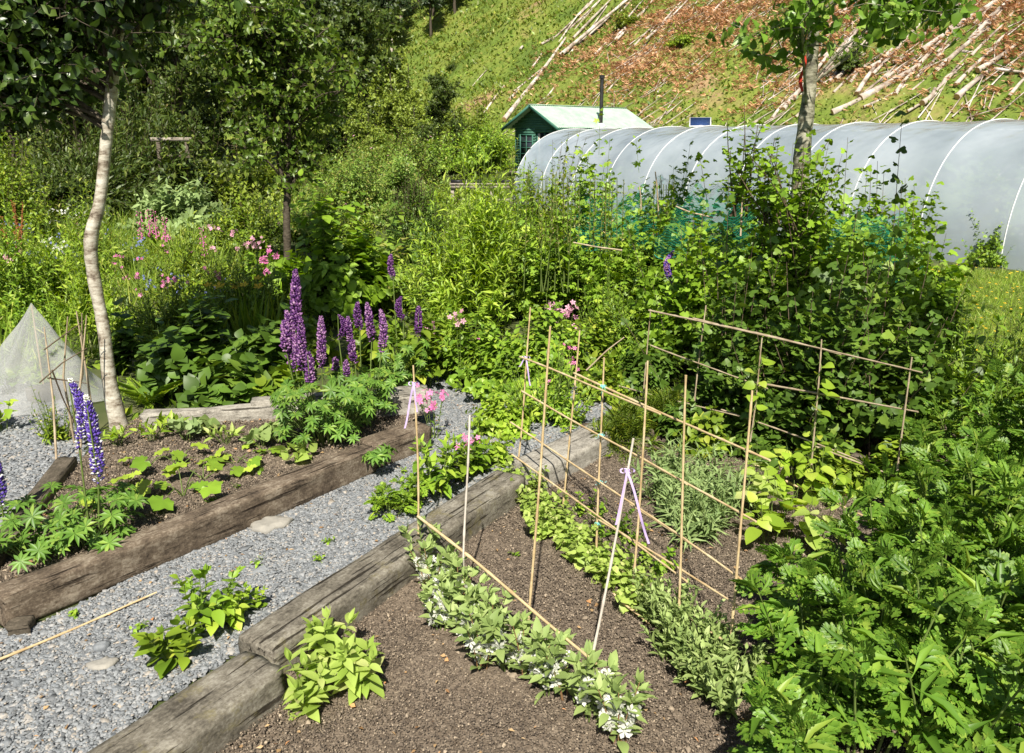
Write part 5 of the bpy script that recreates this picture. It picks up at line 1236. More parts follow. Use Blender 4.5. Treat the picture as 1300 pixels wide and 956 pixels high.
# B: small tree
b0_ = P(366, 352, 0); yb = b0_[1]
tpts = [PY(u, v, yb) - b0_ for u, v in ((366, 354), (365, 320), (364, 280), (365, 245), (368, 200), (366, 150), (368, 90), (366, 30))]
cB = lambda u, v, y, r: (PY(u, v, y) - b0_, r)
parts = tree_parts(12, tpts, [.08, .066, .06, .06, .045, .036, .028, .015],
    [cB(345, 190, yb, (1.15, 1.1, .50)), cB(320, 110, yb, (1.35, 1.3, .8)), cB(400, 110, yb, (.8, .9, .9)), cB(290, 60, yb, (1.1, 1.1, .8)), cB(360, 20, yb, (1.4, 1.3, .8)), cB(258, 170, yb - .5, (.6, .6, .5))],
    38, 8, 5, 6, L_RH, .135, 'bark', 'tree2', (.36, .98))
fk = PY(352, 190, yb) - b0_
parts.append(('fork', make_mesh('t', tube([PY(365, 246, yb) - b0_, PY(357, 220, yb) - b0_, PY(352, 180, yb) - b0_, PY(348, 140, yb - .2) - b0_], [.05, .042, .035, .02], 9), M['bark'], True)))
thing('small_tree', 'small dark trunked fruit tree in the left middle distance', 'tree', b0_, 0, None, parts)
# C: pale tree in the thicket
yc = 8.4; c0_ = PY(1018, 410, yc); c0_[2] = 0
tpts = [PY(u, v, yc) - c0_ for u, v in ((1018, 440), (1016, 340), (1015, 260), (1019, 190), (1027, 120), (1032, 60), (1034, 0), (1036, -90), (1038, -200))]; tpts[0] = np.array([0, 0, -.05])
cC = lambda u, v, y, r: (PY(u, v, y) - c0_, r)
parts = tree_parts(13, tpts, [.10, .09, .088, .082, .068, .055, .045, .035, .015],
    [cC(1010, 75, 8.0, (.75, .7, .22)), cC(945, 20, 8, (.75, .8, .28)), cC(1040, 30, 7.8, (.6, .8, .25)), cC(1150, 8, 8, (.9, .9, .22)), cC(1040, -140, 8.2, (1.9, 1.9, .9)), cC(1000, -280, 8.2, (1.6, 1.6, .8))],
    36, 7, 5, 7, t_leaf([0, .3, .65, 1], [0, .36, .28, 0], fold=.3, curl=.35, pet=.2), .12, 'birch2', 'poplar', (.42, .98), 'birch2', bmax=.015)
rb = PY(1022, 92, yc - .1) - c0_
o = thing('poplar_tree', 'pale trunked tree with glossy leaves rising from the currant thicket', 'tree', c0_, 0, None, parts)
rt = link('ribbon_tag', None, None); bpy.data.objects.remove(rt)
rt = link('red_tie', make_mesh('r', [ribbon(np.stack([.02 * np.sin(np.arange(8)), np.full(8, 0.0), -np.linspace(0, .34, 8)], 1), .03)], plain('red_tape', (.55, .05, .03))), None, PY(1024, 62, yc - .2)); tag(rt, 'red tape strip hanging from the pale tree among its leaves', 'tape')
rt.location = [float(c) for c in PY(1021, 70, yc - .16)]

# unseen tree added right of the view, its bough shaped to shade the thicket
t_ = [(0, 0, -.1), (.05, 0, 1.2), (-.1, .05, 2.4), (-.3, .1, 3.4), (-.4, .1, 4.6), (-.3, 0, 5.6)]
parts = tree_parts(14, t_, [.14, .12, .11, .09, .06, .03], [((-3.0, .35, 4.35), (1.0, .60, .45)), ((-4.6, .4, 4.40), (1.0, .58, .42)), ((-1.9, .2, 4.5), (.9, .6, .5)), ((-.6, 0, 5.0), (1.0, 1.0, .7))],
    110, 9, 5, 8, T_TREE, .11, 'birch2', 'poplar', (.5, .98), 'birch2')
thing('added_shade_tree', 'unseen tree added to the right, its leafy bough shaped to shade the thicket', 'tree', (6.6, 3.3, 0), 0, None, parts)

# far trees
def conifer_meshes(seed, h=12.0, r=2.2, bare=.25):
    rs = np.random.RandomState(seed); n = 150; z = h * (bare + (1 - bare) * np.linspace(0, .99, n)); q = (z / h - bare) / (1 - bare)
    L = r * (1 - q) ** .8 * rs.uniform(.7, 1.1, n) + .15; az = np.arange(n) * 2.4 + rs.randn(n) * .3
    P0 = np.stack([0 * z, 0 * z, z], 1); P2 = P0 + np.stack([np.cos(az) * L, np.sin(az) * L, -.22 * L + .1], 1); P1 = (P0 + P2) / 2; P1[:, 2] += .14 * L
    f = [foliage(rs, P0, P1, P2, 18, L_FL, .55, t0=.12, ang=50, up=.6, droop=.45, wj=None, prof=(1, .6))]
    return make_mesh('cf', f, G['conifer']), make_mesh('ct', tube([[0, 0, -.5], [.05, 0, h * .5], [0, 0, h]], [.17, .11, .02], 7), M['log'] if seed % 2 else M['bark'], True), make_mesh('cb', [stems(P0, P1, P2, .03, .01, 2, 3)], M['twig'])
CON = [conifer_meshes(100 + i, 13, 2.3, (.2, .35, .3)[i]) for i in range(3)]
def broad_meshes(seed, leafm, h=8.0):
    rs = np.random.RandomState(seed)
    blobs = [(np.array([rs.randn() * 1.1, rs.randn() * 1.1, h * z]), np.array([1.5, 1.5, 1.2]) * rs.uniform(.7, 1.2)) for z in (.3, .4, .5, .62, .72, .85)]
    return tree_parts(seed, [(0, 0, -.3), (.1, 0, h * .3), (0, .1, h * .6), (.1, 0, h * .9)], [.17, .13, .09, .03], blobs, 30, 7, 5, 6, L_FL, .28, 'bark', leafm, (.2, .95))
BRD = {('d', i): broad_meshes(200 + i, 'far') for i in range(2)}; BRD.update({('l', i): broad_meshes(210 + i, 'farlight') for i in range(2)})
def far_tree(kind, u, v, y, s, label, grp, i=0, rz=0.0):
    L = PY(u, v, y); L[2] = float(H(L[0], L[1]))
    if kind == 'c':
        f, t, b = CON[i % 3]; return thing('conifer_tree', label, 'tree', L, rz, grp, [('trunk', t), ('crown', f), ('branches', b)], sc=s)
    return thing('broadleaf_tree', label, 'tree', L, rz, grp, BRD[(kind, i % 2)], sc=s)
rs = np.random.RandomState(21)
# wood along the far edge of the clearing, on the slope
edge = []
for j in range(14):
    for r_ in range(6):
        s = 14 + j * 4.2 + rs.rand() * 2; a = 58 + r_ * 6.0 + rs.rand() * 3 - (j > 9) * 0
        edge.append((HN[0] * s + HT[0] * a, 28 + HN[1] * s + HT[1] * a))
edge.sort(key=lambda q: q[0] / q[1])
for i, (x, y) in enumerate(edge):
    o = thing('conifer_tree', f'dark conifer in the hilltop wood, {ordn[i] if i < len(ordn) else i + 1} from the left', 'tree', (x, y, float(H(x, y)) - .2), rs.rand() * 6, 'conifers along the edge of the clearing',
              [('trunk', CON[i % 3][1]), ('crown', CON[i % 3][0]), ('branches', CON[i % 3][2])], sc=rs.uniform(.8, 1.2))
# broadleaf trees at the foot of the slope and in the valley
row = [(-45, 38, .95, 'd'), (-37, 44, 1.2, 'd'), (-30, 40, 1.15, 'd'), (-25, 48, 1.5, 'd'), (-22, 36, .9, 'd'), (-19, 44, 1.35, 'd'), (-15.5, 38, 1.0, 'd'), (-14, 50, 1.6, 'd'), (-11, 42, 1.1, 'd'), (-9.5, 52, 1.4, 'd'), (-34, 60, 1.8, 'd'), (-26, 64, 1.9, 'd'), (-18, 66, 1.9, 'd'), (-11, 66, 1.5, 'd'),
       (-44, 70, 2.0, 'd'), (-8.5, 45, .72, 'l'), (-7.2, 50, .8, 'l'), (-5.6, 47, .55, 'l'), (-4.6, 52, .6, 'd'), (-7.5, 60, .9, 'l'), (-3.4, 49, .45, 'l'), (-5, 60, .6, 'd'), (-2.2, 53, .4, 'l'), (-29, 30, .75, 'l'), (-7.0, 40, .5, 'l'), (-4.6, 42, .42, 'd'), (-9.2, 36, .5, 'l'), (-13.2, 33, .95, 'd'), (-16.5, 31, .9, 'd'), (-12.0, 37, 1.1, 'd'), (-9.8, 44, 1.0, 'd'), (-20, 30, .95, 'd'), (-3.0, 44.5, .36, 'd')]
row.sort(key=lambda q: q[0] / q[1])
for i, (x, y, s, kd) in enumerate(row):
    thing('broadleaf_tree', f"{'pale' if kd == 'l' else 'dark'} green tree beyond the garden, {ordn[i]} from the left", 'tree', (x, y, float(H(x, y)) - .1), rs.rand() * 6, 'trees beyond the garden', BRD[(kd, i % 2)], sc=s)
# scattered scrub on the slope
scr = []
for i in range(26):
    s = rs.uniform(13, 40); a = rs.uniform(8, 52) if i < 18 else rs.uniform(-25, 8)
    scr.append((HN[0] * s + HT[0] * a, 28 + HN[1] * s + HT[1] * a))
scr.sort(key=lambda q: q[0] / q[1]); SCM = [bush_parts(300 + i, 1.8, 1.8, 1.1, L_FL, .20, ['far', 'farlight', 'mid'][i], lai=2.4, k=9, karea=.3, lump=.5, spiky=15)[0] for i in range(3)]
for i, (x, y) in enumerate(scr):
    thing('scrub_bush', f'small scrub bush on the open hillside, {ordn[i]} from the left', 'bush', (x, y, float(H(x, y)) - .1), rs.rand() * 6, 'scrub bushes on the hillside', SCM[i % 3], sc=rs.uniform(.6, 1.15))
# plants inside the tunnel
for i in range(9):
    q = T0 + TT * (3 + i * 2.05) + HN * (1.0 + .2 * rs.rand()); pts_, _, _ = bush_parts(400 + i % 3, 1.6, .9, 1.2 if i < 6 else 1.7, L_OV, .16, 'mid', lai=2.4, k=8)
    thing('tomato_plant', f'blurred green crop inside the polytunnel, {ordn[i]} bay from the far end', 'crop plant', (q[0], q[1], 0), rs.rand() * 6, 'crops inside the polytunnel', pts_)
q = T0 + TT * 16.9 + HN * .95
o = thing('hanging_basket', 'pink flowering basket hanging inside the near end of the polytunnel', 'hanging basket', (q[0], q[1], 1.45))
link('basket', make_mesh('b', tube([[0, 0, 0], [0, 0, .1], [0, 0, .2]], [.08, .18, .24], 14), M['twig'], True), o); rr_ = rdir(rs, 160, -.2, 1) * .3 + [0, 0, .2]
link('blooms', make_mesh('b', [flowers_at(rs, rr_, N3(rr_), .07)], F_['palepink']), o); link('wire', make_mesh('b', tube([[0, 0, .2], [0, 0, .85]], .006, 5), M['hoop']), o)
q = T0 + TT * 17.3 + HN * 1.25
o = thing('red_crate', 'red orange crate seen dimly through the near polytunnel wall', 'crate', (q[0], q[1], .75))
link('crate_body', make_mesh('b', [box(0, .5, 0, .03, 0, .26), box(0, .5, .33, .36, 0, .26), box(0, .03, .03, .33, 0, .26), box(.47, .5, .03, .33, 0, .26), box(.03, .47, .03, .33, 0, .03)], plain('red_plastic', (.55, .08, .04), rough=.4)), o)
o = link('staging_table', None, None, (q[0] - .3, q[1] - .2, 0), math.atan2(TT[1], TT[0])); tag(o, 'wooden staging table under the red crate inside the tunnel', 'table')
link('table_top', make_mesh('b', [box(-1.2, 1.2, -.3, .5, .70, .745)], M['wood']), o)
for x in (-1.15, 1.05):
    for y in (-.25, .4): link('leg', make_mesh('b', [box(x, x + .08, y, y + .08, 0, .698)], M['wood']), o)
# ------------------------------------------------------------------ ground cover
def cover(rs, poly_pix, n, T, size, mat, zz=0.0, up=.3, wid=None, lean=.9, fall=6.0):
    poly = [P(u, v, zz)[:2] for u, v in poly_pix]; p = np.array(poly); lo, hi = p.min(0), p.max(0)
    q = rs.rand(n, 2) * (hi - lo) + lo; q = q[inpoly(q, poly)]
    q = q[~inpoly(q, poly1) & ~inpoly(q, poly2) & ~inpoly(q, polyR) & ~inpoly(q, polyL)] if zz == 0 else q
    pts = np.stack([q[:, 0], q[:, 1], H(q[:, 0], q[:, 1]) + zz], 1); k = len(pts)
    D = rdir(rs, k, .2, 1); D[:, :2] *= lean; D = N3(D)
    return put(T, pts, D, rdir(rs, k) + [0, 0, up], size * rs.uniform(.5, 1.3, k), wid)
rs = np.random.RandomState(31)
MID = [(-500, 560), (-500, 262), (-60, 232), (700, 232), (720, 300), (1000, 330), (1230, 350), (1230, 560), (800, 560), (700, 545), (650, 520), (560, 500), (480, 520), (150, 540), (100, 480)]
tag(link('ground_cover', make_mesh('g', [cover(rs, MID, 60000, L_RH, .12, None, up=.8), cover(rs, MID, 40000, L_BLADE, .22, None)], G['mid'])), 'low mixed greenery between the shrubs and clumps', 'ground cover', kind='stuff')
LAWN = [(1080, 480), (1130, 335), (1500, 362), (2300, 560), (1900, 760), (1300, 560)]
tag(link('lawn_grass', make_mesh('g', [cover(rs, LAWN, 150000, L_BLADE, .085, None, wid=1.2, lean=.7), cover(rs, LAWN, 9000, L_BLADE, .16, None, lean=.6)], G['grass'])), 'sunlit lawn grass at the right before the polytunnel', 'grass', kind='stuff')
bc = cover(rs, LAWN, 900, T_FLOWER, .0, None)
pl = [P(u, v, 0)[:2] for u, v in LAWN]; p_ = np.array(pl); q = rs.rand(800, 2) * (p_.max(0) - p_.min(0)) + p_.min(0); q = q[inpoly(q, pl)]
bp = np.stack([q[:, 0], q[:, 1], rs.uniform(.08, .16, len(q))], 1)
tag(link('buttercups', make_mesh('g', [flowers_at(rs, bp, np.tile([0., -.2, 1], (len(bp), 1)), .022)], F_['yellow'])), 'scattered small yellow buttercups in the lawn', 'flowers', kind='stuff')
MEAD = [(-350, 480), (-350, 290), (60, 270), (150, 275), (330, 285), (330, 330), (200, 400), (110, 470)]
tag(link('meadow_grass', make_mesh('g', [cover(rs, MEAD, 26000, L_BLADE, .55, None, wid=.42, lean=.45)], G['grass'])), 'tall rough meadow grass in the left middle distance', 'grass', kind='stuff')
far_l = [(-700, 262), (-700, 222), (640, 212), (640, 250), (300, 262)]
tag(link('far_grass', make_mesh('g', [cover(rs, far_l, 30000, L_FL, .35, None, up=.5, wid=.7)], G['farlight'])), 'rough grass and herbs at the far end of the garden', 'ground cover', kind='stuff')

# ------------------------------------------------------------------ herb generators
def herb_parts(seed, n, h, spread, k, T, size, leafm, stemm='stem', t0=.12, ang=62, up=.6, prof=(1, .6), r=.005, lean=.25, jit=16, droop=0.05, tipcluster=0, hvar=.25, base=.25):
    rs = np.random.RandomState(seed)
    a = rs.uniform(0, 6.28, n); rad = spread * np.sqrt(rs.rand(n)) * .5
    P0 = np.stack([np.cos(a) * rad * base, np.sin(a) * rad * base, np.zeros(n) - .01], 1)
    P2 = np.stack([np.cos(a) * rad, np.sin(a) * rad, h * (1 - hvar * rs.rand(n))], 1) + rs.randn(n, 3) * [.02, .02, 0]
    P1 = P0 * .45 + P2 * .55; P1[:, :2] = P0[:, :2] * (1 - lean) + P2[:, :2] * lean
    bits = [foliage(rs, P0, P1, P2, k, T, size, t0=t0, ang=ang, up=up, prof=prof, jit=jit, droop=droop)]
    if tipcluster:
        D = N3(P2 - P1); m = tipcluster; TT_ = np.repeat(P2, m, 0); d = N3(np.repeat(D, m, 0) + rdir(rs, n * m) * .8)
        bits.append(put(T, TT_, d, np.repeat(D, m, 0) * -1 + rs.randn(n * m, 3) * .3 + [0, 0, 1.2], size * prof[1] * .8 * rs.uniform(.6, 1.1, n * m)))
    return [('leaves', make_mesh('l', bits, G[leafm])), ('stems', make_mesh('s', [stems(P0, P1, P2, r, r * .5, 4, 5)], M[stemm]))], (P0, P1, P2), rs
def herb(name, u, v, label, cat, z0, **k):
    L = P(u, v, z0); L[2] = z0 - .005; grp = k.pop('group', None); rz = k.pop('rz', 0.0)
    parts, pts, rs = herb_parts(**k); return thing(name, label, cat, L, rz, grp, parts), pts, rs

# mugwort thicket, right foreground
MW = [(985, 905, .62), (1040, 880, .78), (1095, 905, .80), (1160, 885, .86), (1225, 905, .90), (1290, 880, .95),
      (1010, 800, .46), (1075, 790, .72), (1135, 800, .86), (1200, 790, .90), (1265, 795, .95), (1335, 800, 1.0),
      (1100, 725, .74), (1160, 715, .84), (1225, 720, .90), (1290, 715, .95), (1350, 710, 1.0),
      (1140, 655, .72), (1200, 640, .84), (1262, 640, .90), (1320, 640, .95), (1175, 590, .60), (1240, 580, .80), (1305, 585, .85), (1045, 960, .8), (1140, 975, .85), (1240, 980, .9), (960, 985, .5)]
MW += [(1300, 640, 1.2), (1255, 650, 1.1), (1330, 600, 1.15)]
MW = [(u + 45, v + 12, h * .93) for u, v, h in MW]
MW.sort(key=lambda q: q[0])
for i, (u, v, h) in enumerate(MW):
    rowt = 'front' if v > 850 else ('middle' if v > 690 else 'rear')
    zz = .13
    o, pts, _ = herb('mugwort', u, v, f'jagged leaved mugwort plant in the {rowt} of the right thicket, {ordn[i]} from the left', 'herb plant', ZR, group='mugwort thicket on the right', seed=500 + i % 9, n=5, h=h * .9, spread=.60, k=9,
         T=L_MUG, size=.195, leafm='mugwort', t0=.18, ang=62, jit=24, up=.9, prof=(1.0, .75), r=.0065, tipcluster=5, rz=i * 1.3, lean=.4)
# tall mugwort against the lawn
for i, (u, v, h) in enumerate([(1240, 560, 1.02), (1215, 575, .8)]):
    herb('tall_weed', u, v, ['tall single weed stalk standing against the bright lawn', 'shorter weed stalk left of the tall one by the lawn'][i], 'weed', .0, seed=540 + i, n=1, h=h, spread=.1, k=34, T=L_LANW, size=.16, leafm='fresh', t0=.15, ang=50, up=.5, r=.008, tipcluster=6)

# broad beans with white flowers
BB = [(536, 728), (548, 752), (566, 775), (585, 795), (600, 818), (622, 835), (645, 852), (668, 868), (694, 880), (722, 890), (560, 800), (612, 850), (750, 915), (785, 945)]
for i, (u, v) in enumerate(BB):
    o, (P0, P1, P2), rs = herb('broad_bean_plant', u, v, f'low grey green broad bean with white flowers, {ordn[i]} from the sleeper in its row', 'bean plant', ZR, group='row of dwarf broad beans', seed=560 + i, n=6, h=.27, spread=.20, k=11,
         T=t_ovate(.22), size=.07, leafm='grey', t0=.15, ang=48, up=.5, prof=(.9, 1.0), r=.004, stemm='stemred' if i % 2 else 'stem', tipcluster=5)
    t = rs.uniform(.35, .8, (6, 7)); f = bez(P0[:, None], P1[:, None], P2[:, None], t).reshape(-1, 3) + rs.randn(42, 3) * .012
    link('flowers', make_mesh('f', [flowers_at(rs, f, rdir(rs, 42, -.3, .6), .028, T_FLOWER)], F_['white']), o)
# pale peas row and narrow grey peas
PR = [(650, 618), (664, 632), (676, 648), (690, 655), (702, 672), (716, 684), (732, 697), (744, 712), (760, 722), (775, 738), (788, 752), (806, 768), (690, 680), (722, 712)]
for i, (u, v) in enumerate(PR):
    o, pts, rs = herb('pea_plant', u, v, f'pale yellow pea plant under the middle frame, {ordn[i]} from the far corner', 'pea plant', ZR, group='row of pale peas', seed=590 + i, n=9, h=.20 if i else .26, spread=.30, k=10,
         T=L_OVW, size=.055, leafm='yellow', t0=.1, ang=70, up=.9, r=.003, lean=.7, hvar=.6, tipcluster=3)
for i, (u, v) in enumerate([(800, 690), (770, 680), (742, 655), (830, 720)]):
    herb('pea_plant', u, v, f'greener pea plant behind the pale row, {ordn[i]} of four', 'pea plant', ZR, group='greener peas behind the pale row', seed=610 + i, n=7, h=.17, spread=.28, k=9, T=L_OV, size=.05, leafm='fresh', t0=.1, ang=65, up=.9, r=.003, lean=.6, hvar=.5)
GP = [(822, 790), (845, 800), (862, 815), (880, 830), (898, 845), (915, 862), (850, 840), (870, 862), (893, 885), (920, 905), (940, 880)]
GP.sort(key=lambda q: q[1])
for i, (u, v) in enumerate(GP):
    herb('lavender_plant', u, v, f'narrow leaved grey green plant by the near canes, {ordn[i]} from the back', 'herb plant', ZR, group='low grey green row at the front', seed=620 + i, n=16, h=.27, spread=.24, k=12, T=t_ovate(.2), size=.058, leafm='grey', t0=.1, ang=38, up=.4, r=.0025, lean=.4, hvar=.4)
# strappy grey plants
SPX = [(838, 640), (862, 625), (885, 650), (852, 668), (905, 680), (880, 690), (920, 650), (842, 610), (900, 620)]
SPX.sort(key=lambda q: q[0])
for i, (u, v) in enumerate(SPX):
    herb('strappy_plant', u, v, f'spiky grey green plant behind the middle frame, {ordn[i]} from the left', 'herb plant', ZR, group='spiky grey plants behind the middle frame', seed=640 + i, n=14, h=.32, spread=.36, k=12, T=t_rhomb(.08, .03, .35), size=.13, leafm='silver', t0=.1, ang=45, up=.3, r=.003, lean=.4, hvar=.5)
# climbing beans
CBN = [(965, 625), (985, 655), (1005, 690), (975, 690), (1040, 640), (1012, 625), (950, 655), (1030, 700)]
CBN.sort(key=lambda q: q[0])
for i, (u, v) in enumerate(CBN):
    herb('climbing_bean', u, v, f'young yellow green bean plant by the back canes, {ordn[i]} from the left', 'bean plant', ZR, group='young climbing beans', seed=660 + i, n=5, h=.36, spread=.34, k=4, T=L_HEART, size=.10, leafm='yellow' if i % 3 == 0 else 'lime', t0=.35, ang=80, up=1.3, r=.003, lean=.4, droop=.2)
def twiner(B, T_, label, seed):
    rs = np.random.RandomState(seed); t = np.linspace(0, .9, 40); a = t * 38
    q = B + (T_ - B) * t[:, None] + np.stack([np.cos(a) * .014, np.sin(a) * .014, 0 * a], 1); q = q - B
    n = 16; idx = rs.choice(38, n, replace=False); O = q[idx]; D = rdir(rs, n, -.2, .5)
    o = thing('twining_bean', label, 'bean plant', B, 0, None, [('vine', make_mesh('v', tube(q, .0035, 5), M['stem'], True)), ('leaves', make_mesh('l', [put(L_HEART, O, D, np.tile([0, -.3, 1.], (n, 1)) + rs.randn(n, 3) * .3, rs.uniform(.06, .10, n))], G['lime']))])
twiner(u2[1], u2[2], 'bean vine twining up the third cane of the back frame', 1)
twiner(u3[1], u3[2], 'bean vine twining up the fourth cane of the back frame', 2)

# bright broadleaf plants in the near left of the cane bed
for i, (u, v, h) in enumerate([(415, 850, .26), (455, 875, .22), (400, 905, .2)]):
    herb('broadleaf_seedling', u, v, ['tall bright oval leaved plant at the front against the mossy sleeper', 'bright oval leaved plant right of the tallest one at the bottom edge', 'low oval leaved plant at the bottom edge'][i], 'herb plant', ZR, group='bright oval leaved plants', seed=680 + i, n=5, h=h, spread=.26, k=11, T=t_ovate(.23), size=.11, leafm='yellow', t0=.15, ang=68, up=1.1, r=.004, prof=(1.05, .7), tipcluster=4)
# plants on the gravel beside the sleeper
for i, (u, v, h, T, s, lm, sp, n) in enumerate([(262, 800, .28, t_ovate(.30), .10, 'fresh', .34, 8), (225, 840, .17, t_ovate(.32), .11, 'mid', .30, 6), (300, 790, .16, L_OV, .07, 'lime', .22, 6), (322, 775, .13, L_OV, .05, 'lime', .14, 3),
                                            (497, 655, .17, L_MUG, .11, 'fresh', .28, 7), (528, 640, .2, L_MUG, .10, 'fresh', .25, 6), (555, 630, .38, L_LANW, .14, 'fresh', .36, 12), (600, 602, .26, L_OV, .10, 'fresh', .36, 11), (628, 588, .2, L_OV, .09, 'lime', .36, 10), (585, 612, .28, L_OV, .09, 'mid', .28, 8)]):
    lab = ['jagged leaved plant on the gravel touching the saw joint of the sleeper', 'low broad toothed plant on the gravel at the bottom left', 'pale oval leaved seedling between the gravel and the sleeper joint', 'tiny pale weed on the gravel right of the toothed plant',
           'ferny leaved plant on the gravel in the middle of the path', 'ferny leaved plant touching the mossy sleeper behind the ribboned cane', 'upright narrow leaved plant on the path edge right of the ribboned cane', 'leafy green plant beyond the upright one by the sleeper', 'pale leafy plant at the far end of the mossy sleeper', 'small oval leaved plant behind the pale second cane'][i]
    herb('path_plant', u, v, lab, 'weed', .01, seed=700 + i, n=n, h=h, spread=sp, k=8, T=T, size=s, leafm=lm, t0=.2, ang=65, up=1.0, r=.004, lean=.5, tipcluster=3)
# seedlings in the left bed
SEED = [(195, 560, .13, L_LANW, 'lime'), (238, 560, .15, L_OVW, 'silver'), (287, 563, .13, L_LANW, 'yellow'), (335, 568, .14, L_OVW, 'grey'), (358, 562, .13, L_OVW, 'grey'), (262, 552, .1, L_OVW, 'grey'), (215, 548, .12, L_LANW, 'lime'), (152, 566, .12, L_LANW, 'lime'), (375, 585, .08, L_OVW, 'yellow')]
for i, (u, v, h, T, lm) in enumerate(sorted(SEED)):
    herb('lettuce_plant', u, v, f'young salad plant in the left bed before the grey sleeper, {ordn[i]} from the left', 'salad plant', .13, group='young salad plants in the left bed', seed=720 + i, n=14, h=h, spread=.22, k=2, T=T, size=.095, leafm=lm, t0=.6, ang=35, up=.9, r=.003, lean=.3, droop=0)
SQ = [(233, 632, .17, 5), (228, 596, .14, 5), (258, 610, .10, 4), (160, 640, .12, 4), (300, 590, .09, 4), (318, 592, .08, 3), (185, 600, .10, 3), (338, 578, .08, 3)]
for i, (u, v, h, n) in enumerate(sorted(SQ)):
    L = P(u, v, .13); L[2] = .125; rs = np.random.RandomState(740 + i); a = np.arange(n) * 6.28 / n + rs.rand(); P0 = np.zeros((n, 3)); P2 = np.stack([np.cos(a) * .09, np.sin(a) * .09, h * rs.uniform(.6, 1, n)], 1); P1 = P2 * [.3, .3, .6]
    D = np.stack([np.cos(a), np.sin(a), 0 * a - .1], 1)
    thing('squash_plant', f'young squash plant with round lobed leaves in the left bed, {ordn[i]} from the left', 'squash plant', L, 0, 'young squash plants', [('leaves', make_mesh('l', [put(L_SQ, P2, D, np.tile([0, -.25, 1.], (n, 1)) + rs.randn(n, 3) * .2, rs.uniform(.14, .19, n) * (h / .15) ** .5, 1.15)], G['fresh'])), ('stems', make_mesh('s', [stems(P0, P1, P2, .005, .003, 4, 5)], M['stem']))])
# tiny seedlings on bare soil
for i, (u, v) in enumerate([(330, 603), (300, 622), (370, 560), (265, 640), (655, 708), (396, 566)]):
    herb('tiny_seedling', u, v, ['tiny seedling near the middle of the left bed sleeper', 'tiny seedling below the squash plants by the sleeper', 'tiny seedling at the right of the left bed', 'tiny seedling nearest the long sleeper in the left bed', 'tiny lone seedling on the bare soil between the beans and peas', 'tiny seedling under the purple lupins'][i], 'seedling', ZR if u == 655 else .13, seed=760 + i, n=3, h=.045, spread=.05, k=3, T=L_OVW, size=.032, leafm='fresh', t0=.4, ang=60, up=1, r=.0015)

for i, (u, v) in enumerate([(405, 712), (512, 600), (95, 783), (180, 800), (60, 620), (420, 690), (330, 716), (238, 742)]):
    herb('tiny_weed', u, v, ['tiny weed on the gravel against the mossy sleeper, middle', 'tiny weed on the gravel below the ferny plants', 'tiny weed against the foot of the long dark sleeper', 'tiny weed beside the lying cane end', 'tiny weed on the left gravel patch', 'second tiny weed near the mossy sleeper, slightly further', 'tiny weed in the middle of the gravel path', 'tiny weed on the gravel between lying cane and toothed plant'][i], 'weed', .012, seed=780 + i, n=4, h=.05, spread=.06, k=4, T=L_OV, size=.03, leafm='fresh', t0=.3, ang=60, up=1, r=.0015)

# ------------------------------------------------------------------ lupins
T_PEA = (np.array([[0, 0, 0], [.34, .45, .05], [.05, .55, .42], [-.34, .45, .05], [0, .5, -.3], [.12, 1, .22], [-.12, .95, .25]], float), np.array([[0, 2, 1], [0, 3, 2], [0, 4, 3], [0, 1, 4], [5, 1, 2], [6, 2, 3], [5, 2, 6], [5, 4, 1], [6, 3, 4], [5, 6, 4]]))
def spike_mesh(rs, h, r0, cols, dens=9):
    pts = []; dr = []; sz = []; wh = []; z = 0; i = 0
    ax = rs.randn(2) * .02
    while z < h:
        q = z / h; k = dens if q < .75 else dens - 2
        fullness = min(1, .45 + q * 4) * (1 - max(0, (q - .68) / .32) ** 1.4 * .78)
        for j in range(k):
            if q < .14 and rs.rand() < .55: continue
            a = 6.28 * (j + rs.rand() * .4) / k + i * .55; rr = r0 * fullness * .42
            cx, cy = ax * math.sin(q * 3)
            pts.append([cx + math.cos(a) * rr, cy + math.sin(a) * rr, z + rs.randn() * .003]); dr.append([math.cos(a), math.sin(a), -.1 + q * 1.1 + rs.randn() * .15]); sz.append(r0 * (.45 + .5 * fullness)); wh.append(q)
        z += .0165 * (1 - .35 * q); i += 1
    pts, dr, sz, wh = np.array(pts), np.array(dr), np.array(sz), np.array(wh)
    V, F = put(T_PEA, pts, dr, np.tile([0, 0, 1.], (len(pts), 1)) + .01, sz * rs.uniform(.8, 1.2, len(pts)), 1.15)
    m = rs.rand(len(pts)) < cols[2]; nf = len(T_PEA[1])
    if len(cols) > 3:
        fm = np.tile([1, 1, 0, 0, 0, 0, 0, 0, 0, 0], (len(pts), 1)); fm[m] = [1, 1, 0, 0, 1, 1, 1, 0, 0, 0]; fm[(wh > .93)] = 1; fm = fm.ravel()
    else: fm = np.repeat(np.where(m, 1, 0), nf)
    st = tube([[0, 0, -.02], [0, 0, h]], .004, 5)
    return make_mesh('spike', [(V, F, fm)] + [(b[0], b[1], 2) for b in st], [F_[cols[0]], F_[cols[1]], M['stem']])
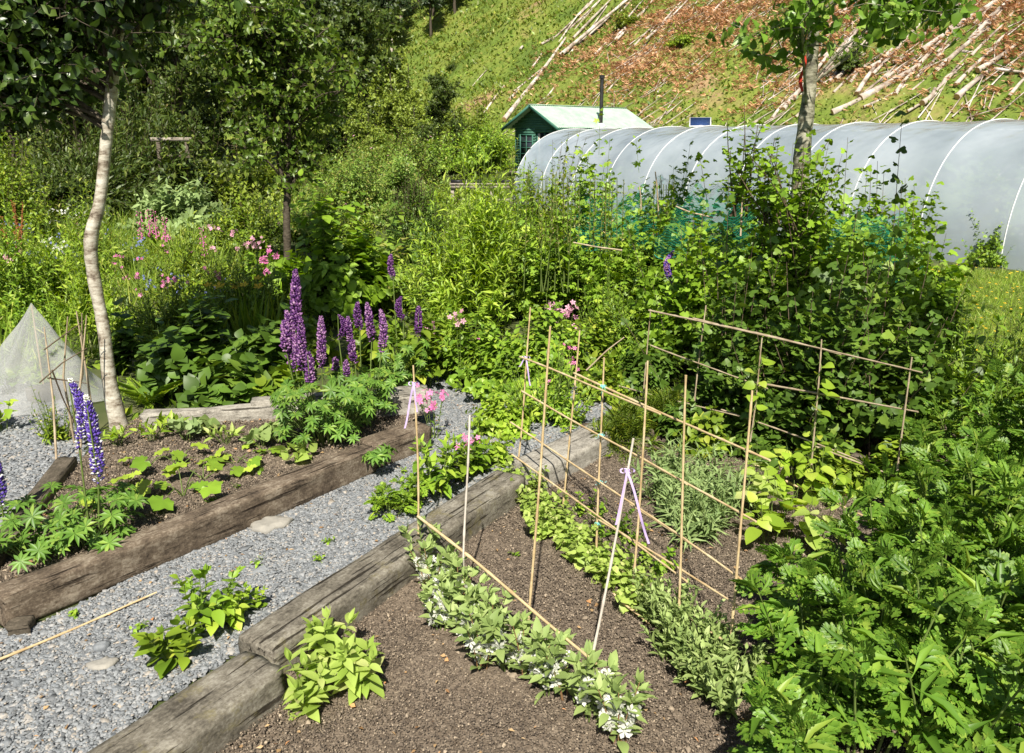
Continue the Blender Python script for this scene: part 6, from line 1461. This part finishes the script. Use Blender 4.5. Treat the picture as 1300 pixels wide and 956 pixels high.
def lupin(u, v, z0, label, spikes, leaves, lh, spread, cols, seed, nst=10, r0=.032):
    L = P(u, v, z0); L[2] = z0 - .01; rs = np.random.RandomState(seed)
    o = thing('lupin', label, 'lupin', L)
    n = leaves; a = rs.uniform(0, 6.28, n); rad = spread / 2 * np.sqrt(rs.rand(n)); P0 = np.stack([np.cos(a) * rad * .3, np.sin(a) * rad * .3, 0 * a], 1); P2 = np.stack([np.cos(a) * rad, np.sin(a) * rad, lh * rs.uniform(.25, 1, n)], 1); P1 = P0 * .5 + P2 * .5; P1[:, 2] += .05
    Nn = N3(np.stack([np.cos(a) * .5, np.sin(a) * .5 - .2, 1 + 0 * a], 1) + rs.randn(n, 3) * .25); X = N3(np.cross(Nn, rdir(rs, n)))
    link('leaves', make_mesh('l', [put(L_LUP, P2, X, Nn, rs.uniform(.11, .165, n))], G['lupin']), o)
    link('leaf_stalks', make_mesh('l', [stems(P0, P1, P2, .003, .002, 3, 4)], M['stem']), o)
    for (uu, vt, vbm, dy) in spikes:
        top = PY(uu, vt, L[1] + dy) - L; bot = PY(uu, vbm, L[1] + dy) - L; h = top[2] - bot[2]
        cc = list(cols); cc[2] = min(.8, cols[2] * rs.uniform(.45, 1.9)) if len(cols) < 4 else cols[2]
        s = link('flower_spike', spike_mesh(rs, h, r0 * rs.uniform(.85, 1.1), cc), o, bot)
        s.rotation_euler = (rs.randn() * .03, rs.randn() * .03, 0)
        p0 = np.array([bot[0] * .6, bot[1] * .6, 0]); link('stalk', make_mesh('st', tube([p0, (p0 + bot) / 2 + [0, 0, .02], bot], [.006, .005, .0045], 6), M['stem'], True), s if False else o)
    return o
lupin(112, 690, .13, 'blue and white lupin with two spikes at the front of the left bed', [(101, 482, 570, 0), (125, 505, 612, -.05)], 60, .30, .55, ('blue', 'white', .5, 1), 1, r0=.028)
lupin(48, 712, .13, 'lupin foliage clump without open spikes at the lower left corner of the bed', [], 34, .22, .42, ('blue', 'white', .3), 2)
lupin(6, 690, .05, 'blue lupin cut off by the left edge of the picture', [(2, 556, 640, 0)], 26, .25, .4, ('blue', 'white', .25, 1), 3)
lupin(418, 560, .13, 'large stand of purple lupins at the right end of the left bed', [(378, 343, 430, .12), (368, 396, 462, .05), (384, 405, 470, 0), (393, 448, 494, -.05), (408, 402, 466, .05), (363, 408, 445, .0), (375, 430, 470, 0)], 120, .50, .75, ('purple', 'mauve', .34), 4, r0=.033)
lupin(455, 540, .10, 'purple lupins right of the large stand with many short spikes', [(445, 402, 440, .1), (472, 384, 432, .1), (457, 385, 418, .15), (484, 395, 446, 0), (451, 432, 460, 0), (441, 458, 478, -.1), (430, 400, 430, .1), (425, 455, 475, 0)], 90, .46, .6, ('purple', 'mauve', .42), 5, r0=.027)
lupin(512, 500, .0, 'thin group of lupins with three dark spikes before the round leaved shrub', [(499, 323, 354, .2), (512, 378, 406, .1), (531, 390, 426, 0)], 60, .52, .5, ('purple', 'mauve', .2), 6, r0=.029)
lupin(483, 585, .13, 'small flowerless lupin leaf tuft by the sleeper corner', [], 12, .10, .22, ('purple', 'mauve', .2), 7)
lupin(853, 400, .3, 'single small lilac lupin spike among the vines', [(853, 320, 358, -.9)], 6, .2, .2, ('blue', 'mauve', .4), 8, r0=.03)

# ------------------------------------------------------------------ flowers
def campion(u, v, vt, label, z0=0.0, n=9, col='pink', spread=.3, fs=.028, seed=0, kk=4, cat='flower', name='campion'):
    L = P(u, v, z0); h = PY(u, vt, L[1])[2] - z0; L[2] = z0 - .01
    parts, (P0, P1, P2), rs = herb_parts(seed=seed, n=n, h=h, spread=spread, k=5, T=L_LANW, size=.06, leafm='fresh', t0=.1, ang=50, r=.0028, lean=.4, hvar=.35)
    m = kk; C = np.repeat(P2, m, 0) + rs.randn(n * m, 3) * [.03, .03, .025]
    o = thing(name, label, cat, L, 0, None, parts)
    ds = rdir(rs, n * m, -.1, 1) + [0, -.4, 0]
    for i in range(n):
        q = C[i * m:(i + 1) * m]; p2 = np.repeat(P2[i:i + 1], m, 0)
        pe = stems(p2, (p2 + q) / 2, q, .0022, .0015, 2, 3)
        V, F = flowers_at(rs, q, ds[i * m:(i + 1) * m], fs)
        link('bloom', make_mesh('b', [(V, F, 0), (pe[0], pe[1], 1)], [F_[col], M['stem']]), o)
CAMP = [(552, 560, 490, 'pink campion beside the ribboned cane on the path', .0, 7, 'pink', .25, .028), (600, 600, 545, 'small pink campion right of the path at the pale cane', .0, 3, 'pink', .12, .026), (714, 470, 382, 'pink flower head cluster above the cane frame', .0, 12, 'palepink', .28, .034),
        (682, 510, 478, 'tiny pink campion behind the second canes', .0, 3, 'pink', .1, .028), (585, 500, 392, 'single thin pink campion in the central bush', .0, 3, 'palepink', .15, .028), (615, 470, 425, 'small pink bloom in the middle of the leafy bush', .0, 2, 'pink', .1, .03), (720, 500, 440, 'sparse pink campion left of the feathery plant', .0, 5, 'pink', .25, .028),
        (545, 480, 408, 'pale pink bloom right of the lupin spikes', .0, 4, 'palepink', .15, .03), (200, 420, 345, 'pink campions right of the leaning trunk', .0, 5, 'pink', .6, .026), (165, 400, 325, 'pink campions close to the leaning trunk', .0, 4, 'pink', .5, .026), (260, 420, 340, 'pink campions in the middle of the herb bank', .0, 5, 'pink', .6, .026), (225, 380, 300, 'sparse pink campions below the foxgloves', .0, 4, 'pink', .7, .028),
        (300, 370, 288, 'pale pink flowers left of the small tree', .0, 9, 'palepink', .7, .032), (325, 360, 300, 'pale pink flowers at the foot of the small tree', .0, 6, 'palepink', .5, .03), (10, 420, 320, 'pale pink flowers at the left edge', .0, 6, 'palepink', .5, .04), (345, 380, 320, 'small pink flowers right below the small tree', 0., 6, 'pink', .4, .045)]
for i, (u, v, vt, lab, z0, n, col, sp, fs) in enumerate(CAMP): campion(u, v, vt, lab, z0, n, col, sp, fs, 800 + i)
BLU = [(90, 400, 300, 'hazy blue flowers in the meadow left of the trunk', 9, .7), (60, 390, 290, 'blue meadow flowers at the left', 8, .7), (150, 350, 290, 'blue flowers behind the bend of the trunk', 9, .6), (180, 372, 300, 'blue flowers right behind the trunk', 9, .7), (225, 400, 345, 'pale blue flowers in the herb bank', 12, .8), (265, 400, 352, 'pale blue haze of flowers above the dark clumps', 12, .7), (335, 410, 360, 'blue flowers beside the iris leaves', 6, .4), (30, 350, 275, 'blue flowers by the rusty dock', 8, .6)]
for i, (u, v, vt, lab, n, sp) in enumerate(BLU): campion(u, v, vt, lab, 0, n, 'bluebell', sp, .020, 830 + i, 3, name='borage')
for i, (u, v, vt, lab) in enumerate([(85, 345, 262, 'white umbels left of the trunk bend'), (112, 330, 268, 'white meadow flowers just left of the trunk'), (75, 370, 300, 'white flowers in the meadow middle')]): campion(u, v, vt, lab, 0, 7, 'white', .5, .03, 850 + i, 4, name='white_flower')
# foxgloves
for i, (u, v, vt) in enumerate([(183, 330, 268), (194, 326, 265), (202, 330, 266), (214, 328, 275), (262, 350, 288), (110, 350, 275)]):
    L = P(u, v, 0); h = PY(u, vt, L[1])[2]; rs = np.random.RandomState(860 + i)
    n = 34; z = np.linspace(.45, 1, n) * h; a = rs.uniform(0, 6.28, n); pts = np.stack([np.cos(a) * .03, np.sin(a) * .03, z], 1); dr = np.stack([np.cos(a), np.sin(a), -.7 + 0 * a], 1)
    thing('foxglove', f"{'pink' if i != 5 else 'pale'} foxglove spike, {ordn[i]} counted from the comfrey clump", 'foxglove', L, 0, 'foxgloves in the meadow', [('bells', make_mesh('b', [stems([[0, 0, h * .4]], [[0, 0, h * .7]], [[0, 0, h]], .012, .006, 3, 5), put(T_BUD, pts, dr, np.tile([0, 0, 1.], (n, 1)), .055 * (1.15 - .5 * (z / h)), 1.1)], F_['pink' if i != 5 else 'palepink'])), ('stalk', make_mesh('s', tube([[0, 0, 0], [0, 0, h]], .008, 5), M['stem'])),
          ('leaves', make_mesh('l', [foliage(rs, np.zeros((3, 3)), np.array([[0, 0, .2 * h]] * 3), np.array([[.05, 0, .4 * h], [-.05, 0, .4 * h], [0, .05, .4 * h]]), 7, L_LANW, .22, t0=.05)], G['mid']))])
# dock with rusty seed heads, left
for i, (u, v, vt, lab) in enumerate([(36, 370, 250, 'tall rusty dock seed head at the left'), (26, 372, 272, 'shorter rusty dock seed head beside the tall one')]):
    L = P(u, v, 0); h = PY(u, vt, L[1])[2]; rs = np.random.RandomState(880 + i); n = 8; P0 = np.zeros((n, 3)); P0[:, 2] = h * .5; P2 = np.stack([rs.randn(n) * .08, rs.randn(n) * .08, h * rs.uniform(.7, 1, n)], 1)
    thing('dock', lab, 'weed', L, 0, None, [('seed_heads', make_mesh('b', [stems(P0, (P0 + P2) / 2, P2, .012, .006, 4, 4), foliage(rs, P0, (P0 + P2) / 2, P2, 30, T_BUD, .035, t0=.1)], G['rust'])), ('stalk', make_mesh('s', tube([[0, 0, 0], [0, 0, h * .55]], .01, 5), M['stemred']))])
# irises
for i, (u, v, vt) in enumerate([(325, 440, 355), (300, 430, 360)]):
    L = P(u, v, 0); h = PY(u, vt, L[1])[2]; rs = np.random.RandomState(890 + i); n = 46; O = np.stack([rs.randn(n) * .16, rs.randn(n) * .12, 0 * np.zeros(n)], 1)
    D = np.stack([rs.randn(n) * .16, rs.randn(n) * .16, np.ones(n)], 1); fl = np.stack([rs.randn(3) * .18, rs.randn(3) * .1, rs.uniform(.85, 1.0, 3) * h], 1)
    thing('iris_clump', ['yellow iris clump with sword leaves left of the round leaved shrub', 'second iris clump to the left of the first'][i], 'iris', L, 0, None, [('leaves', make_mesh('l', [put(L_IRIS, O, D, rdir(rs, n), h * rs.uniform(.7, 1.05, n), .9)], G['mid'])), ('blooms', make_mesh('b', [flowers_at(rs, fl, np.tile([0, -.5, 1.], (3, 1)), .07)], F_['yellow']))])
# fern
L = P(190, 515, 0); rs = np.random.RandomState(900); n = 11; a = np.linspace(0, 6.28, n); D = np.stack([np.cos(a) * .8, np.sin(a) * .8, .8 + 0 * a], 1)
FERN = t_compound([(0, y, s * 72, .26 * (1 - y) ** .6 + .02, .03) for y in np.linspace(.1, .95, 16) for s in (-1, 1)] + [(0, 0, 0, 1, .012)])
thing('fern', 'pale green fern between the trunk base and the grey sleeper', 'fern', L, 0, None, [('fronds', make_mesh('l', [put(FERN, np.zeros((n, 3)), D, np.stack([-np.cos(a), -np.sin(a), 1.2 + 0 * a], 1), rs.uniform(.34, .46, n))], G['lime']))])
# straw seed heads in the broad clumps (row of nodding flowers)
# plants under the net tent and at the left edge
for i, (u, v, h, lm) in enumerate([(35, 492, .2, 'lime'), (60, 500, .18, 'lime'), (15, 500, .18, 'fresh')]):
    herb('lettuce_plant', u, v, f'pale salad plant under the white net, {ordn[i]} of three', 'salad plant', .01, group='salads under the white net', seed=910 + i, n=12, h=h, spread=.3, k=3, T=L_OVW, size=.10, leafm=lm, t0=.5, ang=40, up=.9, r=.003)
herb('edge_weed', 6, 545, 'yellow green leafy plant at the left edge below the white net', 'weed', .01, seed=920, n=5, h=.3, spread=.3, k=7, T=L_OVS, size=.10, leafm='lime', t0=.3, ang=60, up=1, r=.004)
